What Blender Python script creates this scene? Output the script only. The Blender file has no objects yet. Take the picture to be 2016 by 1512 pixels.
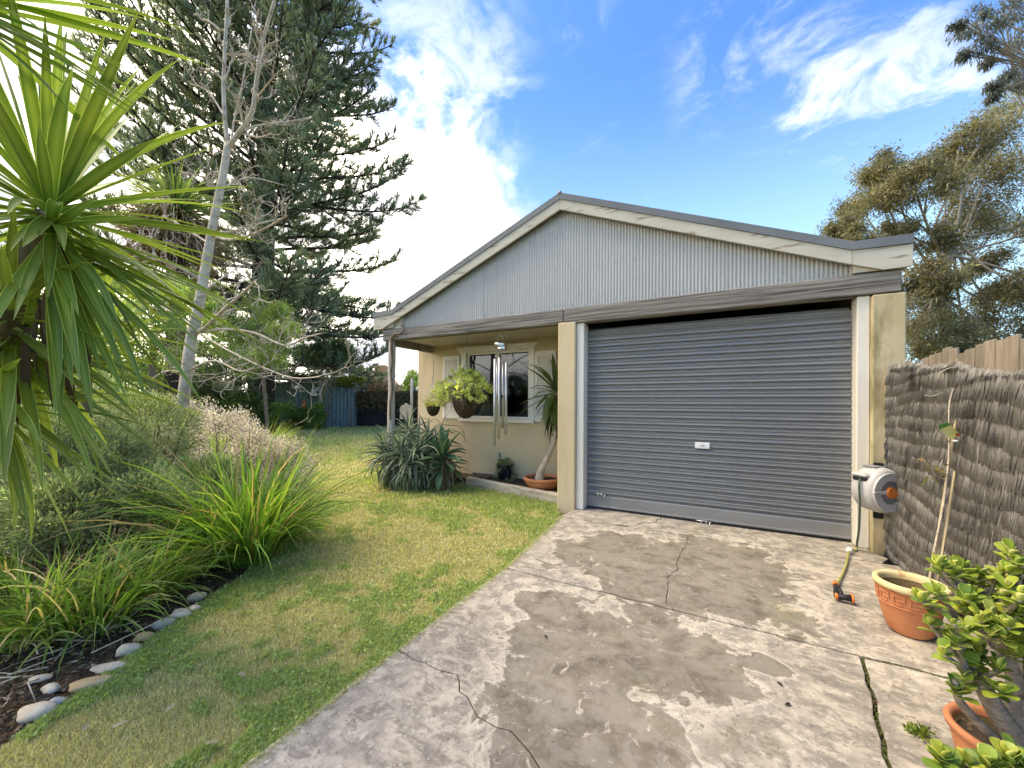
import bpy, math, random
import numpy as np
from mathutils import Vector, Matrix

# ------------------------------------------------------------------ camera
S = bpy.context.scene
COL = S.collection
F_PX, YAW, PIT, ROL, V0 = 770.0, 0.4881, 0.0017, 0.0053, 794.88
CAM = np.array([1.494, -4.796, 1.307])
_fw = np.array([-math.sin(YAW)*math.cos(PIT), math.cos(YAW)*math.cos(PIT), math.sin(PIT)])
_rt = np.array([math.cos(YAW), math.sin(YAW), 0.0])
_up = np.cross(_rt, _fw)
CR = _rt*math.cos(ROL) + _up*math.sin(ROL)
CU = np.cross(CR, _fw)
CF = _fw
cam_data = bpy.data.cameras.new('camera')
cam_data.sensor_width = 36.0
cam_data.lens = F_PX/2016*36.0
cam_data.shift_y = (V0-756)/2016
cam_data.clip_start = 0.05
cam_data.clip_end = 3000
cam = bpy.data.objects.new('camera', cam_data)
COL.objects.link(cam)
cam.matrix_world = Matrix(((CR[0], CU[0], -CF[0], CAM[0]), (CR[1], CU[1], -CF[1], CAM[1]),
                           (CR[2], CU[2], -CF[2], CAM[2]), (0, 0, 0, 1)))
S.camera = cam

# ------------------------------------------------------------------ sky, sun, exposure
SUN_DIR = Vector((-0.44, -0.14, 0.88)).normalized()      # towards the sun
SUN_EL = math.asin(SUN_DIR.z)
SUN_ROT = math.atan2(SUN_DIR.x, SUN_DIR.y)
S.view_settings.view_transform = 'Standard'
S.view_settings.look = 'None'
S.view_settings.gamma = 1.0
S.view_settings.exposure = 1.9
S.view_settings.use_white_balance = True
S.view_settings.white_balance_temperature = 7600
S.view_settings.white_balance_tint = 8
S.cycles.use_adaptive_sampling = True
S.cycles.adaptive_threshold = 0.025
S.cycles.max_bounces = 6
S.cycles.diffuse_bounces = 3
S.cycles.glossy_bounces = 3
S.cycles.transmission_bounces = 4
S.cycles.transparent_max_bounces = 8
S.cycles.caustics_reflective = False
S.cycles.caustics_refractive = False
S.cycles.sample_clamp_indirect = 6.0

def ray_dir(u, v):
    return CR*((u-1008)/F_PX) + CU*(-(v-V0)/F_PX) + CF
def unit(a):
    a = np.asarray(a, float)
    return a/np.linalg.norm(a)

world = bpy.data.worlds.new('World')
S.world = world
world.use_nodes = True
wt = world.node_tree
wt.nodes.clear()
def wn(t, **k):
    n = wt.nodes.new(t)
    for a, b in k.items():
        setattr(n, a, b)
    return n
def wl(a, b):
    wt.links.new(a, b)
w_out = wn('ShaderNodeOutputWorld')
w_bg = wn('ShaderNodeBackground')
w_bg.inputs['Strength'].default_value = 0.125
sky = wn('ShaderNodeTexSky', sky_type='NISHITA', sun_disc=False, sun_elevation=SUN_EL, sun_rotation=SUN_ROT,
         altitude=50, air_density=1.0, dust_density=0.3, ozone_density=2.5)
hs = wn('ShaderNodeHueSaturation')
hs.inputs['Hue'].default_value = 0.513
hs.inputs['Saturation'].default_value = 1.3
hs.inputs['Value'].default_value = 0.85
wl(sky.outputs[0], hs.inputs['Color'])
tc = wn('ShaderNodeTexCoord')
nrm = wn('ShaderNodeVectorMath', operation='NORMALIZE')
wl(tc.outputs['Generated'], nrm.inputs[0])
def wmath(op, a, b=None, c=None, clamp=False):
    n = wn('ShaderNodeMath', operation=op, use_clamp=clamp)
    for i, x in enumerate((a, b, c)):
        if x is None:
            continue
        if isinstance(x, (int, float)):
            n.inputs[i].default_value = x
        else:
            wl(x, n.inputs[i])
    return n.outputs[0]
def wnoise(scale, detail=6, rough=0.55, dist=0.0, stretch=(1, 1, 1), off=(0, 0, 0), rot=(0, 0, 0)):
    m = wn('ShaderNodeMapping')
    m.inputs['Scale'].default_value = stretch
    m.inputs['Location'].default_value = off
    m.inputs['Rotation'].default_value = rot
    wl(nrm.outputs[0], m.inputs['Vector'])
    n = wn('ShaderNodeTexNoise')
    n.inputs['Scale'].default_value = scale
    n.inputs['Detail'].default_value = detail
    n.inputs['Roughness'].default_value = rough
    n.inputs['Distortion'].default_value = dist
    wl(m.outputs[0], n.inputs['Vector'])
    return n.outputs['Fac']
def wsmooth(x, a, b):
    n = wn('ShaderNodeMapRange', interpolation_type='SMOOTHSTEP')
    n.inputs['From Min'].default_value = a
    n.inputs['From Max'].default_value = b
    wl(x, n.inputs['Value'])
    return n.outputs['Result']
def wdot(vec):
    n = wn('ShaderNodeVectorMath', operation='DOT_PRODUCT')
    n.inputs[1].default_value = tuple(vec)
    wl(nrm.outputs[0], n.inputs[0])
    return n.outputs['Value']
# a bank of white cloud over the whole left of the sky
bank_n = unit(np.cross(ray_dir(560, -40), ray_dir(1110, 430)))
if bank_n @ ray_dir(300, 200) < 0:
    bank_n = -bank_n
bank = wdot(bank_n)
wob = wmath('MULTIPLY', wmath('SUBTRACT', wnoise(3.2, 8, 0.6, 0.4), 0.5), 0.55)
bank_mask = wsmooth(wmath('ADD', bank, wob), -0.03, 0.10)
# thin wisps in the blue part
wisp = wsmooth(wnoise(3.4, 7, 0.62, 0.6, (1.0, 1.0, 2.2), (2.3, 0.4, 0.9), (0.5, 0.3, 0.2)), 0.60, 0.80)
wisp = wmath('MULTIPLY', wisp, 0.7)
streak = wnoise(5.5, 9, 0.62, 0.5, (1.0, 1.0, 2.0), (0.7, 3.1, 1.9), (0.2, 0.5, 0.9))
for (u_, v_, r_w, lo, hi, amp) in ((1540, 50, .22, .47, .78, .60), (1630, 205, .10, .47, .66, .75), (1745, 205, .11, .48, .66, .70), (1840, 235, .09, .48, .64, .75),
                                  (1720, 110, .13, .50, .70, .45), (860, 190, .24, .42, .66, .55), (1100, 120, .22, .52, .78, .25)):
    d_w = wdot(unit(ray_dir(u_, v_)))
    fall = wsmooth(d_w, math.cos(r_w), math.cos(r_w*.25))
    wisp = wmath('MAXIMUM', wisp, wmath('MULTIPLY', wmath('MULTIPLY', fall, wsmooth(streak, lo, hi)), amp))
horizon = wsmooth(wdot((0, 0, 1)), 0.66, 0.10)
mask = bank_mask
shade = wsmooth(wnoise(2.6, 5, 0.5, 0.2, (1, 1, 1.6), (5.1, 1.7, 0.3)), 0.36, 0.62)
cc = wn('ShaderNodeMix', data_type='RGBA')
cc.inputs['A'].default_value = (2.3, 2.5, 3.2, 1)
cc.inputs['B'].default_value = (13.5, 12.8, 11.6, 1)
wl(shade, cc.inputs['Factor'])
hz = wn('ShaderNodeMix', data_type='RGBA')
wl(wmath('MULTIPLY', horizon, 0.75), hz.inputs['Factor'])
wl(hs.outputs[0], hz.inputs['A'])
hz.inputs['B'].default_value = (1.8, 3.0, 3.9, 1)
mx = wn('ShaderNodeMix', data_type='RGBA')
wl(mask, mx.inputs['Factor'])
wm = wn('ShaderNodeMix', data_type='RGBA')
wl(wisp, wm.inputs['Factor'])
wl(hz.outputs['Result'], wm.inputs['A'])
wm.inputs['B'].default_value = (3.3, 3.6, 4.1, 1)
wl(wm.outputs['Result'], mx.inputs['A'])
wl(cc.outputs['Result'], mx.inputs['B'])
wl(mx.outputs['Result'], w_bg.inputs['Color'])
wl(w_bg.outputs[0], w_out.inputs['Surface'])

sun_data = bpy.data.lights.new('sun', 'SUN')
sun_data.energy = 1.45
sun_data.angle = math.radians(34)
sun_data.color = (1.0, 0.90, 0.74)
sun = bpy.data.objects.new('sun', sun_data)
COL.objects.link(sun)
sun.rotation_euler = SUN_DIR.to_track_quat('Z', 'Y').to_euler()

# ------------------------------------------------------------------ helpers
def at(u, v, t):                       # point on a sight line at depth t (metres along the view axis)
    return CAM + ray_dir(u, v)*t
def gp(u, v, z=0.0):
    d = ray_dir(u, v)
    return CAM + d*((z-CAM[2])/d[2])
def yp(u, v, y):
    d = ray_dir(u, v)
    return CAM + d*((y-CAM[1])/d[1])

def tag(o, label=None, cat=None, group=None, kind=None):
    if label: o['label'] = label
    if cat: o['category'] = cat
    if group: o['group'] = group
    if kind: o['kind'] = kind
    return o
def empty(name, loc, label, cat, group=None):
    o = bpy.data.objects.new(name, None)
    COL.objects.link(o)
    o.location = tuple(loc)
    o.empty_display_size = 0.1
    bpy.context.view_layer.update()
    return tag(o, label, cat, group)
def link(name, me, mat, parent=None, kind=None, loc=None):
    o = bpy.data.objects.new(name, me)
    COL.objects.link(o)
    if mat is not None and len(me.materials) == 0:
        me.materials.append(mat)
    if parent is not None:
        o.parent = parent
        pw = world_loc(parent)
        o.location = tuple(np.array(loc if loc is not None else (0, 0, 0)) - pw)
    elif loc is not None:
        o.location = tuple(loc)
    if kind:
        o['kind'] = kind
    return o
def world_loc(o):
    p = np.zeros(3)
    while o is not None:
        p += np.array(o.location)
        o = o.parent
    return p

class MB:
    def __init__(self):
        self.v = []; self.f = []; self.c = []; self.sm = []
    def add(self, vs, fs, col=None, smooth=False):
        b = len(self.v)
        self.v += [tuple(map(float, x)) for x in vs]
        self.f += [tuple(b+i for i in f) for f in fs]
        self.c += ([col]*len(vs) if (col is None or isinstance(col[0], (int, float))) else list(col))
        self.sm += [smooth]*len(fs)
        return self
    def box(self, x0, x1, y0, y1, z0, z1, col=None, bev=0.0):
        if bev <= 0:
            vs = [(x, y, z) for z in (z0, z1) for y in (y0, y1) for x in (x0, x1)]
            fs = [(0, 2, 3, 1), (4, 5, 7, 6), (0, 1, 5, 4), (2, 6, 7, 3), (0, 4, 6, 2), (1, 3, 7, 5)]
            return self.add(vs, fs, col)
        b = min(bev, (x1-x0)*.45, (y1-y0)*.45, (z1-z0)*.45)
        vs = []; idx = {}
        for sx in (0, 1):
            for sy in (0, 1):
                for sz in (0, 1):
                    X, Y, Z = (x0, x1)[sx], (y0, y1)[sy], (z0, z1)[sz]
                    dx, dy, dz = (b, -b)[sx], (b, -b)[sy], (b, -b)[sz]
                    for k, q in enumerate(((X, Y+dy, Z+dz), (X+dx, Y, Z+dz), (X+dx, Y+dy, Z))):
                        idx[(sx, sy, sz, k)] = len(vs); vs.append(q)
        fs = []
        g = lambda *a: idx[a]
        for s in (0, 1):
            fs.append([g(s, 0, 0, 0), g(s, 0, 1, 0), g(s, 1, 1, 0), g(s, 1, 0, 0)][::1 if s == 0 else -1])
            fs.append([g(0, s, 0, 1), g(1, s, 0, 1), g(1, s, 1, 1), g(0, s, 1, 1)][::1 if s == 0 else -1])
            fs.append([g(0, 0, s, 2), g(0, 1, s, 2), g(1, 1, s, 2), g(1, 0, s, 2)][::1 if s == 0 else -1])
        for a in (0, 1):
            for c in (0, 1):
                fs.append([g(a, c, 0, 0), g(a, c, 0, 1), g(a, c, 1, 1), g(a, c, 1, 0)])
                fs.append([g(a, 0, c, 0), g(a, 0, c, 2), g(a, 1, c, 2), g(a, 1, c, 0)])
                fs.append([g(0, a, c, 1), g(0, a, c, 2), g(1, a, c, 2), g(1, a, c, 1)])
        for sx in (0, 1):
            for sy in (0, 1):
                for sz in (0, 1):
                    fs.append([g(sx, sy, sz, 0), g(sx, sy, sz, 1), g(sx, sy, sz, 2)])
        return self.add(vs, fs, col)
    def prism_y(self, poly, y0, y1, col=None):         # polygon in X,Z extruded along Y
        n = len(poly)
        vs = [(x, y0, z) for x, z in poly] + [(x, y1, z) for x, z in poly]
        fs = [tuple(range(n)), tuple(range(2*n-1, n-1, -1))] + [(i, n+i, n+(i+1) % n, (i+1) % n) for i in range(n)]
        return self.add(vs, fs, col)
    def prism_z(self, poly, z0, z1, col=None):
        n = len(poly)
        vs = [(x, y, z0) for x, y in poly] + [(x, y, z1) for x, y in poly]
        fs = [tuple(range(n-1, -1, -1)), tuple(range(n, 2*n))] + [(i, (i+1) % n, n+(i+1) % n, n+i) for i in range(n)]
        return self.add(vs, fs, col)
    def tube(self, pts, rad, n=8, col=None, caps=True, smooth=True):
        P = np.array(pts, float); m = len(P)
        R = np.full(m, rad) if np.isscalar(rad) else np.array(rad, float)
        T = np.gradient(P, axis=0)
        T /= (np.linalg.norm(T, axis=1)[:, None]+1e-12)
        a = np.array([0, 0, 1.0]) if abs(T[0][2]) < .9 else np.array([1.0, 0, 0])
        vs = []
        x = np.cross(a, T[0]); x /= np.linalg.norm(x)
        for i in range(m):
            x = x - T[i]*(x@T[i]); x /= (np.linalg.norm(x)+1e-12)
            y = np.cross(T[i], x)
            for k in range(n):
                an = 2*math.pi*k/n
                vs.append(P[i]+R[i]*(math.cos(an)*x+math.sin(an)*y))
        fs = [(i*n+k, i*n+(k+1) % n, (i+1)*n+(k+1) % n, (i+1)*n+k) for i in range(m-1) for k in range(n)]
        if caps:
            fs.append(tuple(range(n-1, -1, -1))); fs.append(tuple((m-1)*n+k for k in range(n)))
        return self.add(vs, fs, col, smooth)
    def lathe(self, prof, c=(0, 0, 0), n=32, col=None, close=False):
        vs = []
        for r, z in prof:
            for k in range(n):
                a = 2*math.pi*k/n
                vs.append((c[0]+r*math.cos(a), c[1]+r*math.sin(a), c[2]+z))
        m = len(prof)
        fs = [(i*n+k, i*n+(k+1) % n, (i+1)*n+(k+1) % n, (i+1)*n+k) for i in range(m-1) for k in range(n)]
        if prof[0][0] > 1e-4 and close: fs.append(tuple(range(n-1, -1, -1)))
        if prof[-1][0] > 1e-4 and close: fs.append(tuple((m-1)*n+k for k in range(n)))
        return self.add(vs, fs, col, True)
    def mesh(self, name):
        me = bpy.data.meshes.new(name)
        me.from_pydata(self.v, [], self.f)
        if any(c is not None for c in self.c):
            at_ = me.color_attributes.new('Col', 'FLOAT_COLOR', 'POINT')
            arr = np.array([(c[0], c[1], c[2], 1.0) if c is not None else (1, 1, 1, 1) for c in self.c], np.float32)
            at_.data.foreach_set('color', arr.ravel())
        me.polygons.foreach_set('use_smooth', self.sm)
        me.update()
        return me
    def build(self, name, mat, parent=None, kind=None):
        # vertices are given in world coordinates; the origin goes to the parent's place
        org = world_loc(parent) if parent is not None else np.zeros(3)
        if parent is not None:
            self.v = [tuple(np.array(p)-org) for p in self.v]
        o = bpy.data.objects.new(name, self.mesh(name))
        COL.objects.link(o)
        if mat is not None: o.data.materials.append(mat)
        if parent is not None: o.parent = parent
        if kind: o['kind'] = kind
        return o

def bulk(name, V, faces, mat, parent=None, cols=None, kind=None, smooth=False):
    """V (n,3) world coordinates; faces: list of int arrays (m,k)."""
    V = np.asarray(V, np.float32).reshape(-1, 3)
    if parent is not None:
        V = V - world_loc(parent).astype(np.float32)
    me = bpy.data.meshes.new(name)
    me.vertices.add(len(V)); me.vertices.foreach_set('co', V.ravel())
    nl = sum(f.size for f in faces); npoly = sum(len(f) for f in faces)
    me.loops.add(nl); me.polygons.add(npoly)
    me.loops.foreach_set('vertex_index', np.concatenate([f.ravel() for f in faces]).astype(np.int32))
    st = []; o_ = 0
    for f in faces:
        st.append(o_+np.arange(len(f))*f.shape[1]); o_ += f.size
    me.polygons.foreach_set('loop_start', np.concatenate(st).astype(np.int32))
    if smooth: me.polygons.foreach_set('use_smooth', np.ones(npoly, bool))
    me.update(calc_edges=True)
    if cols is not None:
        a = me.color_attributes.new('Col', 'FLOAT_COLOR', 'POINT')
        c4 = np.ones((len(V), 4), np.float32); c4[:, :3] = cols
        a.data.foreach_set('color', c4.ravel())
    o = bpy.data.objects.new(name, me); COL.objects.link(o)
    me.materials.append(mat)
    if parent is not None: o.parent = parent
    if kind: o['kind'] = kind
    return o

def nunit(A):
    return A/(np.linalg.norm(A, axis=-1, keepdims=True)+1e-9)
def leaf_quads(P, D, L, W, rng, fold=0.25):
    """rhombic leaves: base P, direction D; returns verts (N,4,3)"""
    D = nunit(D)
    rnd = nunit(rng.normal(size=D.shape))
    Sd = nunit(np.cross(D, rnd)); N = np.cross(Sd, D)
    L = np.asarray(L)[:, None]; W = np.asarray(W)[:, None]
    V = np.stack([P, P+D*L*.5+Sd*W*.5+N*W*fold, P+D*L, P+D*L*.5-Sd*W*.5+N*W*fold], 1)
    return V
def quads(n, k=4):
    return [np.arange(n*k).reshape(n, k)]
def palette(cols, n, rng, var=0.18):
    c = np.array(cols)[rng.integers(0, len(cols), n)]
    return np.clip(c*(1+rng.normal(0, var, (n, 1))), 0.004, 0.95)
def straps(base, az, el, L, W, droop, rng, seg=6, fold=0.0, wprof=None):
    """arching strap leaves, returns verts and faces; base (N,3)"""
    n = len(base)
    s = np.linspace(0, 1, seg+1)
    wp = wprof if wprof is not None else np.clip(np.minimum(1, 0.55+s*2.2)*(1-s**2.6), 0.03, 1)
    ang = el[:, None]-droop[:, None]*s[None]**1.4
    ds = L[:, None]/seg
    ch = np.concatenate([np.zeros((n, 1)), np.cumsum(np.cos(ang[:, :-1])*ds, 1)], 1)
    cz = np.concatenate([np.zeros((n, 1)), np.cumsum(np.sin(ang[:, :-1])*ds, 1)], 1)
    tw = rng.normal(0, .35, n)[:, None]*s[None]
    hx, hy = np.cos(az)[:, None], np.sin(az)[:, None]
    C = np.stack([base[:, None, 0]+ch*hx, base[:, None, 1]+ch*hy, base[:, None, 2]+cz], -1)
    roll = rng.normal(0, .5, n)[:, None]+tw
    sx, sy, sz = -hy*np.cos(roll), hx*np.cos(roll), np.sin(roll)*np.ones_like(ch)
    Sv = np.stack([sx*np.ones_like(ch), sy*np.ones_like(ch), sz], -1)
    hw = (W[:, None]*wp[None]*.5)[..., None]
    V = np.stack([C-Sv*hw, C+Sv*hw], 2).reshape(n, (seg+1)*2, 3)
    i = np.arange(seg)
    q = np.stack([2*i, 2*i+1, 2*i+3, 2*i+2], 1)
    Fq = (np.arange(n)[:, None, None]*(seg+1)*2+q[None]).reshape(-1, 4)
    return V, Fq

# ------------------------------------------------------------------ materials
class NT:
    def __init__(self, name):
        self.m = bpy.data.materials.new(name)
        self.m.use_nodes = True
        self.t = self.m.node_tree
        self.t.nodes.clear()
        self.out = self.n('ShaderNodeOutputMaterial')
        self.b = self.n('ShaderNodeBsdfPrincipled')
        self.l(self.b.outputs[0], self.out.inputs[0])
        self.coord = {}
    def n(self, t, **k):
        n = self.t.nodes.new(t)
        for a, b in k.items(): setattr(n, a, b)
        return n
    def l(self, a, b): self.t.links.new(a, b)
    def co(self, kind='Object', stretch=(1, 1, 1), off=(0, 0, 0), rot=(0, 0, 0)):
        if kind == 'Position':
            s = self.n('ShaderNodeNewGeometry').outputs['Position']
        else:
            s = self.n('ShaderNodeTexCoord').outputs[kind]
        m = self.n('ShaderNodeMapping')
        m.inputs['Scale'].default_value = stretch
        m.inputs['Location'].default_value = off
        m.inputs['Rotation'].default_value = rot
        self.l(s, m.inputs[0])
        return m.outputs[0]
    def noise(self, co, scale, detail=6, rough=.55, dist=0.0):
        n = self.n('ShaderNodeTexNoise')
        n.inputs['Scale'].default_value = scale
        n.inputs['Detail'].default_value = detail
        n.inputs['Roughness'].default_value = rough
        n.inputs['Distortion'].default_value = dist
        self.l(co, n.inputs['Vector'])
        return n.outputs['Fac']
    def ramp(self, x, a, b, smooth=False):
        n = self.n('ShaderNodeMapRange')
        if smooth: n.interpolation_type = 'SMOOTHSTEP'
        n.inputs['From Min'].default_value = a
        n.inputs['From Max'].default_value = b
        self.l(x, n.inputs['Value'])
        return n.outputs['Result']
    def math(self, op, a, b=None, clamp=False):
        n = self.n('ShaderNodeMath', operation=op, use_clamp=clamp)
        for i, x in enumerate((a, b)):
            if x is None: continue
            if isinstance(x, (int, float)): n.inputs[i].default_value = x
            else: self.l(x, n.inputs[i])
        return n.outputs[0]
    def mix(self, f, a, b, mode='MIX'):
        n = self.n('ShaderNodeMix', data_type='RGBA', blend_type=mode)
        for s, x in (('Factor', f), ('A', a), ('B', b)):
            if isinstance(x, (int, float)): n.inputs[s].default_value = x
            elif isinstance(x, tuple): n.inputs[s].default_value = (*x, 1) if len(x) == 3 else x
            else: self.l(x, n.inputs[s])
        return n.outputs['Result']
    def bump(self, h, strength=.3, dist=.01):
        n = self.n('ShaderNodeBump')
        n.inputs['Strength'].default_value = strength
        n.inputs['Distance'].default_value = dist
        self.l(h, n.inputs['Height'])
        self.l(n.outputs[0], self.b.inputs['Normal'])
    def base(self, x): 
        if isinstance(x, tuple): self.b.inputs['Base Color'].default_value = (*x, 1)
        else: self.l(x, self.b.inputs['Base Color'])
    def set(self, rough=.7, metal=0.0, spec=.4):
        self.b.inputs['Roughness'].default_value = rough
        self.b.inputs['Metallic'].default_value = metal
        self.b.inputs['Specular IOR Level'].default_value = spec

def pm(name, c1, c2, scale=4, stretch=(1, 1, 1), thr=(.35, .65), rough=.8, bump=.25, bscale=60, bdist=.004,
       c3=None, s3=3, t3=(.55, .7), st3=(1, 1, 1), metal=0.0, spec=.35, coord='Object', detail=7, rnd=0.0):
    t = NT(name)
    co = t.co(coord, stretch)
    col = t.mix(t.ramp(t.noise(co, scale, detail), *thr), c1, c2)
    if c3 is not None:
        col = t.mix(t.ramp(t.noise(t.co(coord, st3, (3.1, 1.7, .4)), s3, 8, .62), *t3), col, c3)
    if rnd:
        oi = t.n('ShaderNodeObjectInfo').outputs['Random']
        col = t.mix(1.0, col, t.mix(oi, (1-rnd,)*3, (1+rnd*.6,)*3), 'MULTIPLY')
    t.base(col)
    t.set(rough, metal, spec)
    if bump: t.bump(t.noise(t.co(coord, stretch), bscale, 5, .6), bump, bdist)
    return t.m

def foliage(name, trans=.35, rough=.5, tint=(1, 1, 1), attr=True, color=(.06, .12, .03), spec=.3, rnd=.25):
    t = NT(name)
    if attr:
        a = t.n('ShaderNodeAttribute', attribute_name='Col').outputs['Color']
        col = t.mix(1.0, a, tint, 'MULTIPLY')
    else:
        col = t.mix(t.noise(t.co('Object'), 6), tuple(c*.8 for c in color), tuple(min(1, c*1.2) for c in color))
    oi = t.n('ShaderNodeObjectInfo').outputs['Random']
    col = t.mix(1.0, col, t.mix(oi, (1-rnd,)*3, (1+rnd,)*3), 'MULTIPLY')
    t.base(col)
    t.set(rough, 0, spec)
    tr = t.n('ShaderNodeBsdfTranslucent')
    t.l(t.mix(1.0, col, (1.7, 1.75, .9), 'MULTIPLY'), tr.inputs['Color'])
    mxs = t.n('ShaderNodeMixShader')
    mxs.inputs[0].default_value = trans
    t.l(t.b.outputs[0], mxs.inputs[1]); t.l(tr.outputs[0], mxs.inputs[2])
    t.l(mxs.outputs[0], t.out.inputs[0])
    return t.m

MAT = {}
MAT['render'] = pm('cream_render', (.61, .485, .31), (.68, .55, .365), 2.2, (1, 1, .6), (.3, .7), .85, .35, 90, .003,
                   (.42, .33, .19), 2.4, (.55, .85), (1, 1, .35))
MAT['pillar_moss'] = pm('stained_render', (.50, .39, .22), (.60, .50, .32), 4, (1, 1, .5), (.35, .65), .88, .4, 80, .003,
                        (.25, .21, .10), 4.5, (.47, .66), (1, 1, .35))
MAT['pillar'] = pm('pillar_render', (.58, .455, .27), (.66, .53, .335), 3, (1, 1, .4), (.35, .65), .85, .35, 90, .003,
                   (.45, .34, .18), 3.5, (.55, .8), (1, 1, .4))
MAT['white'] = pm('aged_white_paint', (.76, .70, .58), (.82, .77, .66), 5, (1, 1, .3), (.3, .7), .6, .2, 60, .002,
                  (.40, .34, .25), 9, (.68, .76), (1, 1, .25))
MAT['trim'] = pm('window_trim_paint', (.80, .74, .66), (.85, .80, .73), 5, (1, 1, 1), (.3, .7), .55, .15, 60, .002,
                 (.40, .32, .22), 8, (.66, .8))
MAT['barge'] = pm('cream_barge_paint', (.50, .46, .37), (.58, .54, .44), 3, (.5, 1, 3), (.3, .7), .7, .3, 30, .004,
                  (.30, .23, .16), 6, (.585, .65), (.5, 1, 3.5))
MAT['soffit'] = pm('soffit_paint', (.52, .47, .40), (.58, .53, .46), 2, (1, 1, 1), (.3, .7), .8, .1)
MAT['beam'] = pm('weathered_grey_timber', (.12, .103, .088), (.31, .28, .24), 4.5, (.3, 3, 9), (.36, .64), .9, .8, 9, .012,
                 (.05, .04, .033), 4, (.575, .64), (.2, 2, 10))
MAT['post'] = pm('weathered_post_timber', (.38, .33, .27), (.60, .55, .47), 5, (4, 4, .4), (.3, .7), .9, .7, 14, .008,
                 (.12, .08, .05), 6, (.60, .68), (3, 3, .5))
MAT['gable'] = pm('grey_painted_iron', (.38, .375, .36), (.43, .425, .41), 1.3, (1, 1, .5), (.3, .7), .55, .05, 80, .001,
                  (.30, .30, .30), 5, (.6, .85), (3, 3, .3), metal=.1)
MAT['capping'] = pm('dark_roof_capping', (.13, .14, .145), (.18, .19, .195), 2, (1, 1, 1), (.3, .7), .55, .05, metal=.1)
MAT['door'] = pm('grey_roller_steel', (.205, .205, .20), (.27, .27, .262), 1.6, (.6, 1, 3), (.3, .7), .42, .1, 60, .002,
                 (.24, .22, .19), 2.0, (.55, .8), (.35, 1, 5), metal=.12, spec=.4)
MAT['steel'] = pm('bright_steel', (.55, .55, .54), (.68, .68, .67), 8, (1, 1, .2), (.3, .7), .28, .05, metal=.95)
MAT['chime'] = pm('aluminium_tube', (.44, .44, .43), (.60, .60, .59), 5, (6, 6, .8), (.3, .7), .34, .03, metal=.55)
MAT['black'] = pm('black_plastic', (.012, .012, .014), (.025, .025, .028), 12, rough=.5, bump=.1)
MAT['glaze'] = pm('navy_glaze', (.008, .009, .022), (.012, .013, .03), 8, rough=.18, bump=.05, spec=.6)
MAT['reel'] = pm('grey_reel_plastic', (.44, .43, .41), (.50, .49, .47), 6, rough=.45, bump=.05, c3=(.33, .30, .26), s3=6, t3=(.6, .85))
MAT['reel_dark'] = pm('dark_grey_plastic', (.20, .20, .20), (.25, .25, .25), 6, rough=.5, bump=.05)
MAT['orange'] = pm('orange_plastic', (.62, .17, .03), (.70, .22, .05), 14, rough=.5, bump=.1)
MAT['hose'] = pm('green_grey_hose', (.07, .10, .08), (.10, .14, .10), 20, rough=.45, bump=.05)
MAT['hose_y'] = pm('yellow_green_hose', (.36, .34, .09), (.42, .40, .12), 20, rough=.45, bump=.05)
MAT['terra'] = pm('terracotta', (.46, .17, .075), (.60, .25, .12), 5, (1, 1, 1), (.3, .7), .85, .3, 60, .003,
                  (.55, .42, .24), 4, (.60, .75))
MAT['terra_rim'] = pm('lichen_rim_terracotta', (.62, .48, .22), (.70, .58, .32), 7, (1, 1, 1), (.3, .7), .85, .3, 60, .003,
                      (.50, .20, .09), 7, (.57, .66))
MAT['pot_inside'] = pm('dark_pot_inside', (.07, .05, .025), (.16, .10, .05), 9, rough=.95, bump=.4, c3=(.05, .06, .02), s3=6, t3=(.5, .7))  # dark brown inner walls with darker greenish blotches
MAT['soil'] = pm('garden_soil', (.035, .025, .017), (.10, .07, .045), 14, thr=(.3, .7), rough=.95, bump=.9, bscale=45, bdist=.03,
                 c3=(.20, .14, .08), s3=30, t3=(.58, .66), coord='Position')
MAT['sleeper'] = pm('silvered_sleeper', (.42, .34, .25), (.66, .57, .45), 4, (.6, 4, 6), (.3, .7), .9, .7, 12, .01,
                    (.18, .13, .08), 5, (.58, .7), (.4, 2, 4))
MAT['bark_pale'] = pm('pale_bark', (.44, .36, .27), (.66, .565, .445), 9, (1, 1, 1.2), (.35, .65), .9, .9, 22, .014,
                      (.20, .15, .11), 8, (.58, .70), (1, 1, 2.2))
MAT['bark_dark'] = pm('dark_pine_bark', (.035, .026, .022), (.11, .08, .062), 1.6, (2, 2, .5), (.3, .7), .95, .9, 5, .06)
MAT['bark_gum'] = pm('gum_bark', (.22, .18, .14), (.42, .37, .31), 1.2, (1, 1, .4), (.3, .7), .9, .4, 6, .03)
MAT['stem'] = pm('brown_stem', (.15, .11, .075), (.26, .20, .14), 12, (1, 1, .4), (.3, .7), .9, .4, 50, .004)
MAT['stem_grey'] = pm('grey_jade_stem', (.27, .21, .15), (.46, .38, .29), 16, (1, 1, 2.5), (.35, .65), .9, 1.0, 55, .014, (.16, .12, .08), 14, (.55, .7))
MAT['coir'] = pm('coir_lining', (.045, .027, .017), (.13, .085, .05), 25, (1, 1, 2), (.35, .65), .95, 1.0, 60, .02)
MAT['brush'] = pm('weathered_brush', (.24, .225, .20), (.42, .395, .36), 30, (1, 1, .12), (.3, .7), .95, .9, 90, .008,
                  (.045, .038, .033), 5, (.52, .72), (1, 1, .5), rnd=.12)
MAT['paling'] = pm('brown_paling_timber', (.21, .165, .12), (.35, .295, .225), 8, (6, 6, .5), (.3, .7), .9, .6, 18, .008,
                   (.50, .42, .30), 5, (.58, .72), (3, 3, .6), rnd=.25)
MAT['bamboo'] = pm('bamboo_cane', (.50, .38, .20), (.60, .49, .30), 6, (1, 1, 3), (.3, .7), .6, .1)
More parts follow.
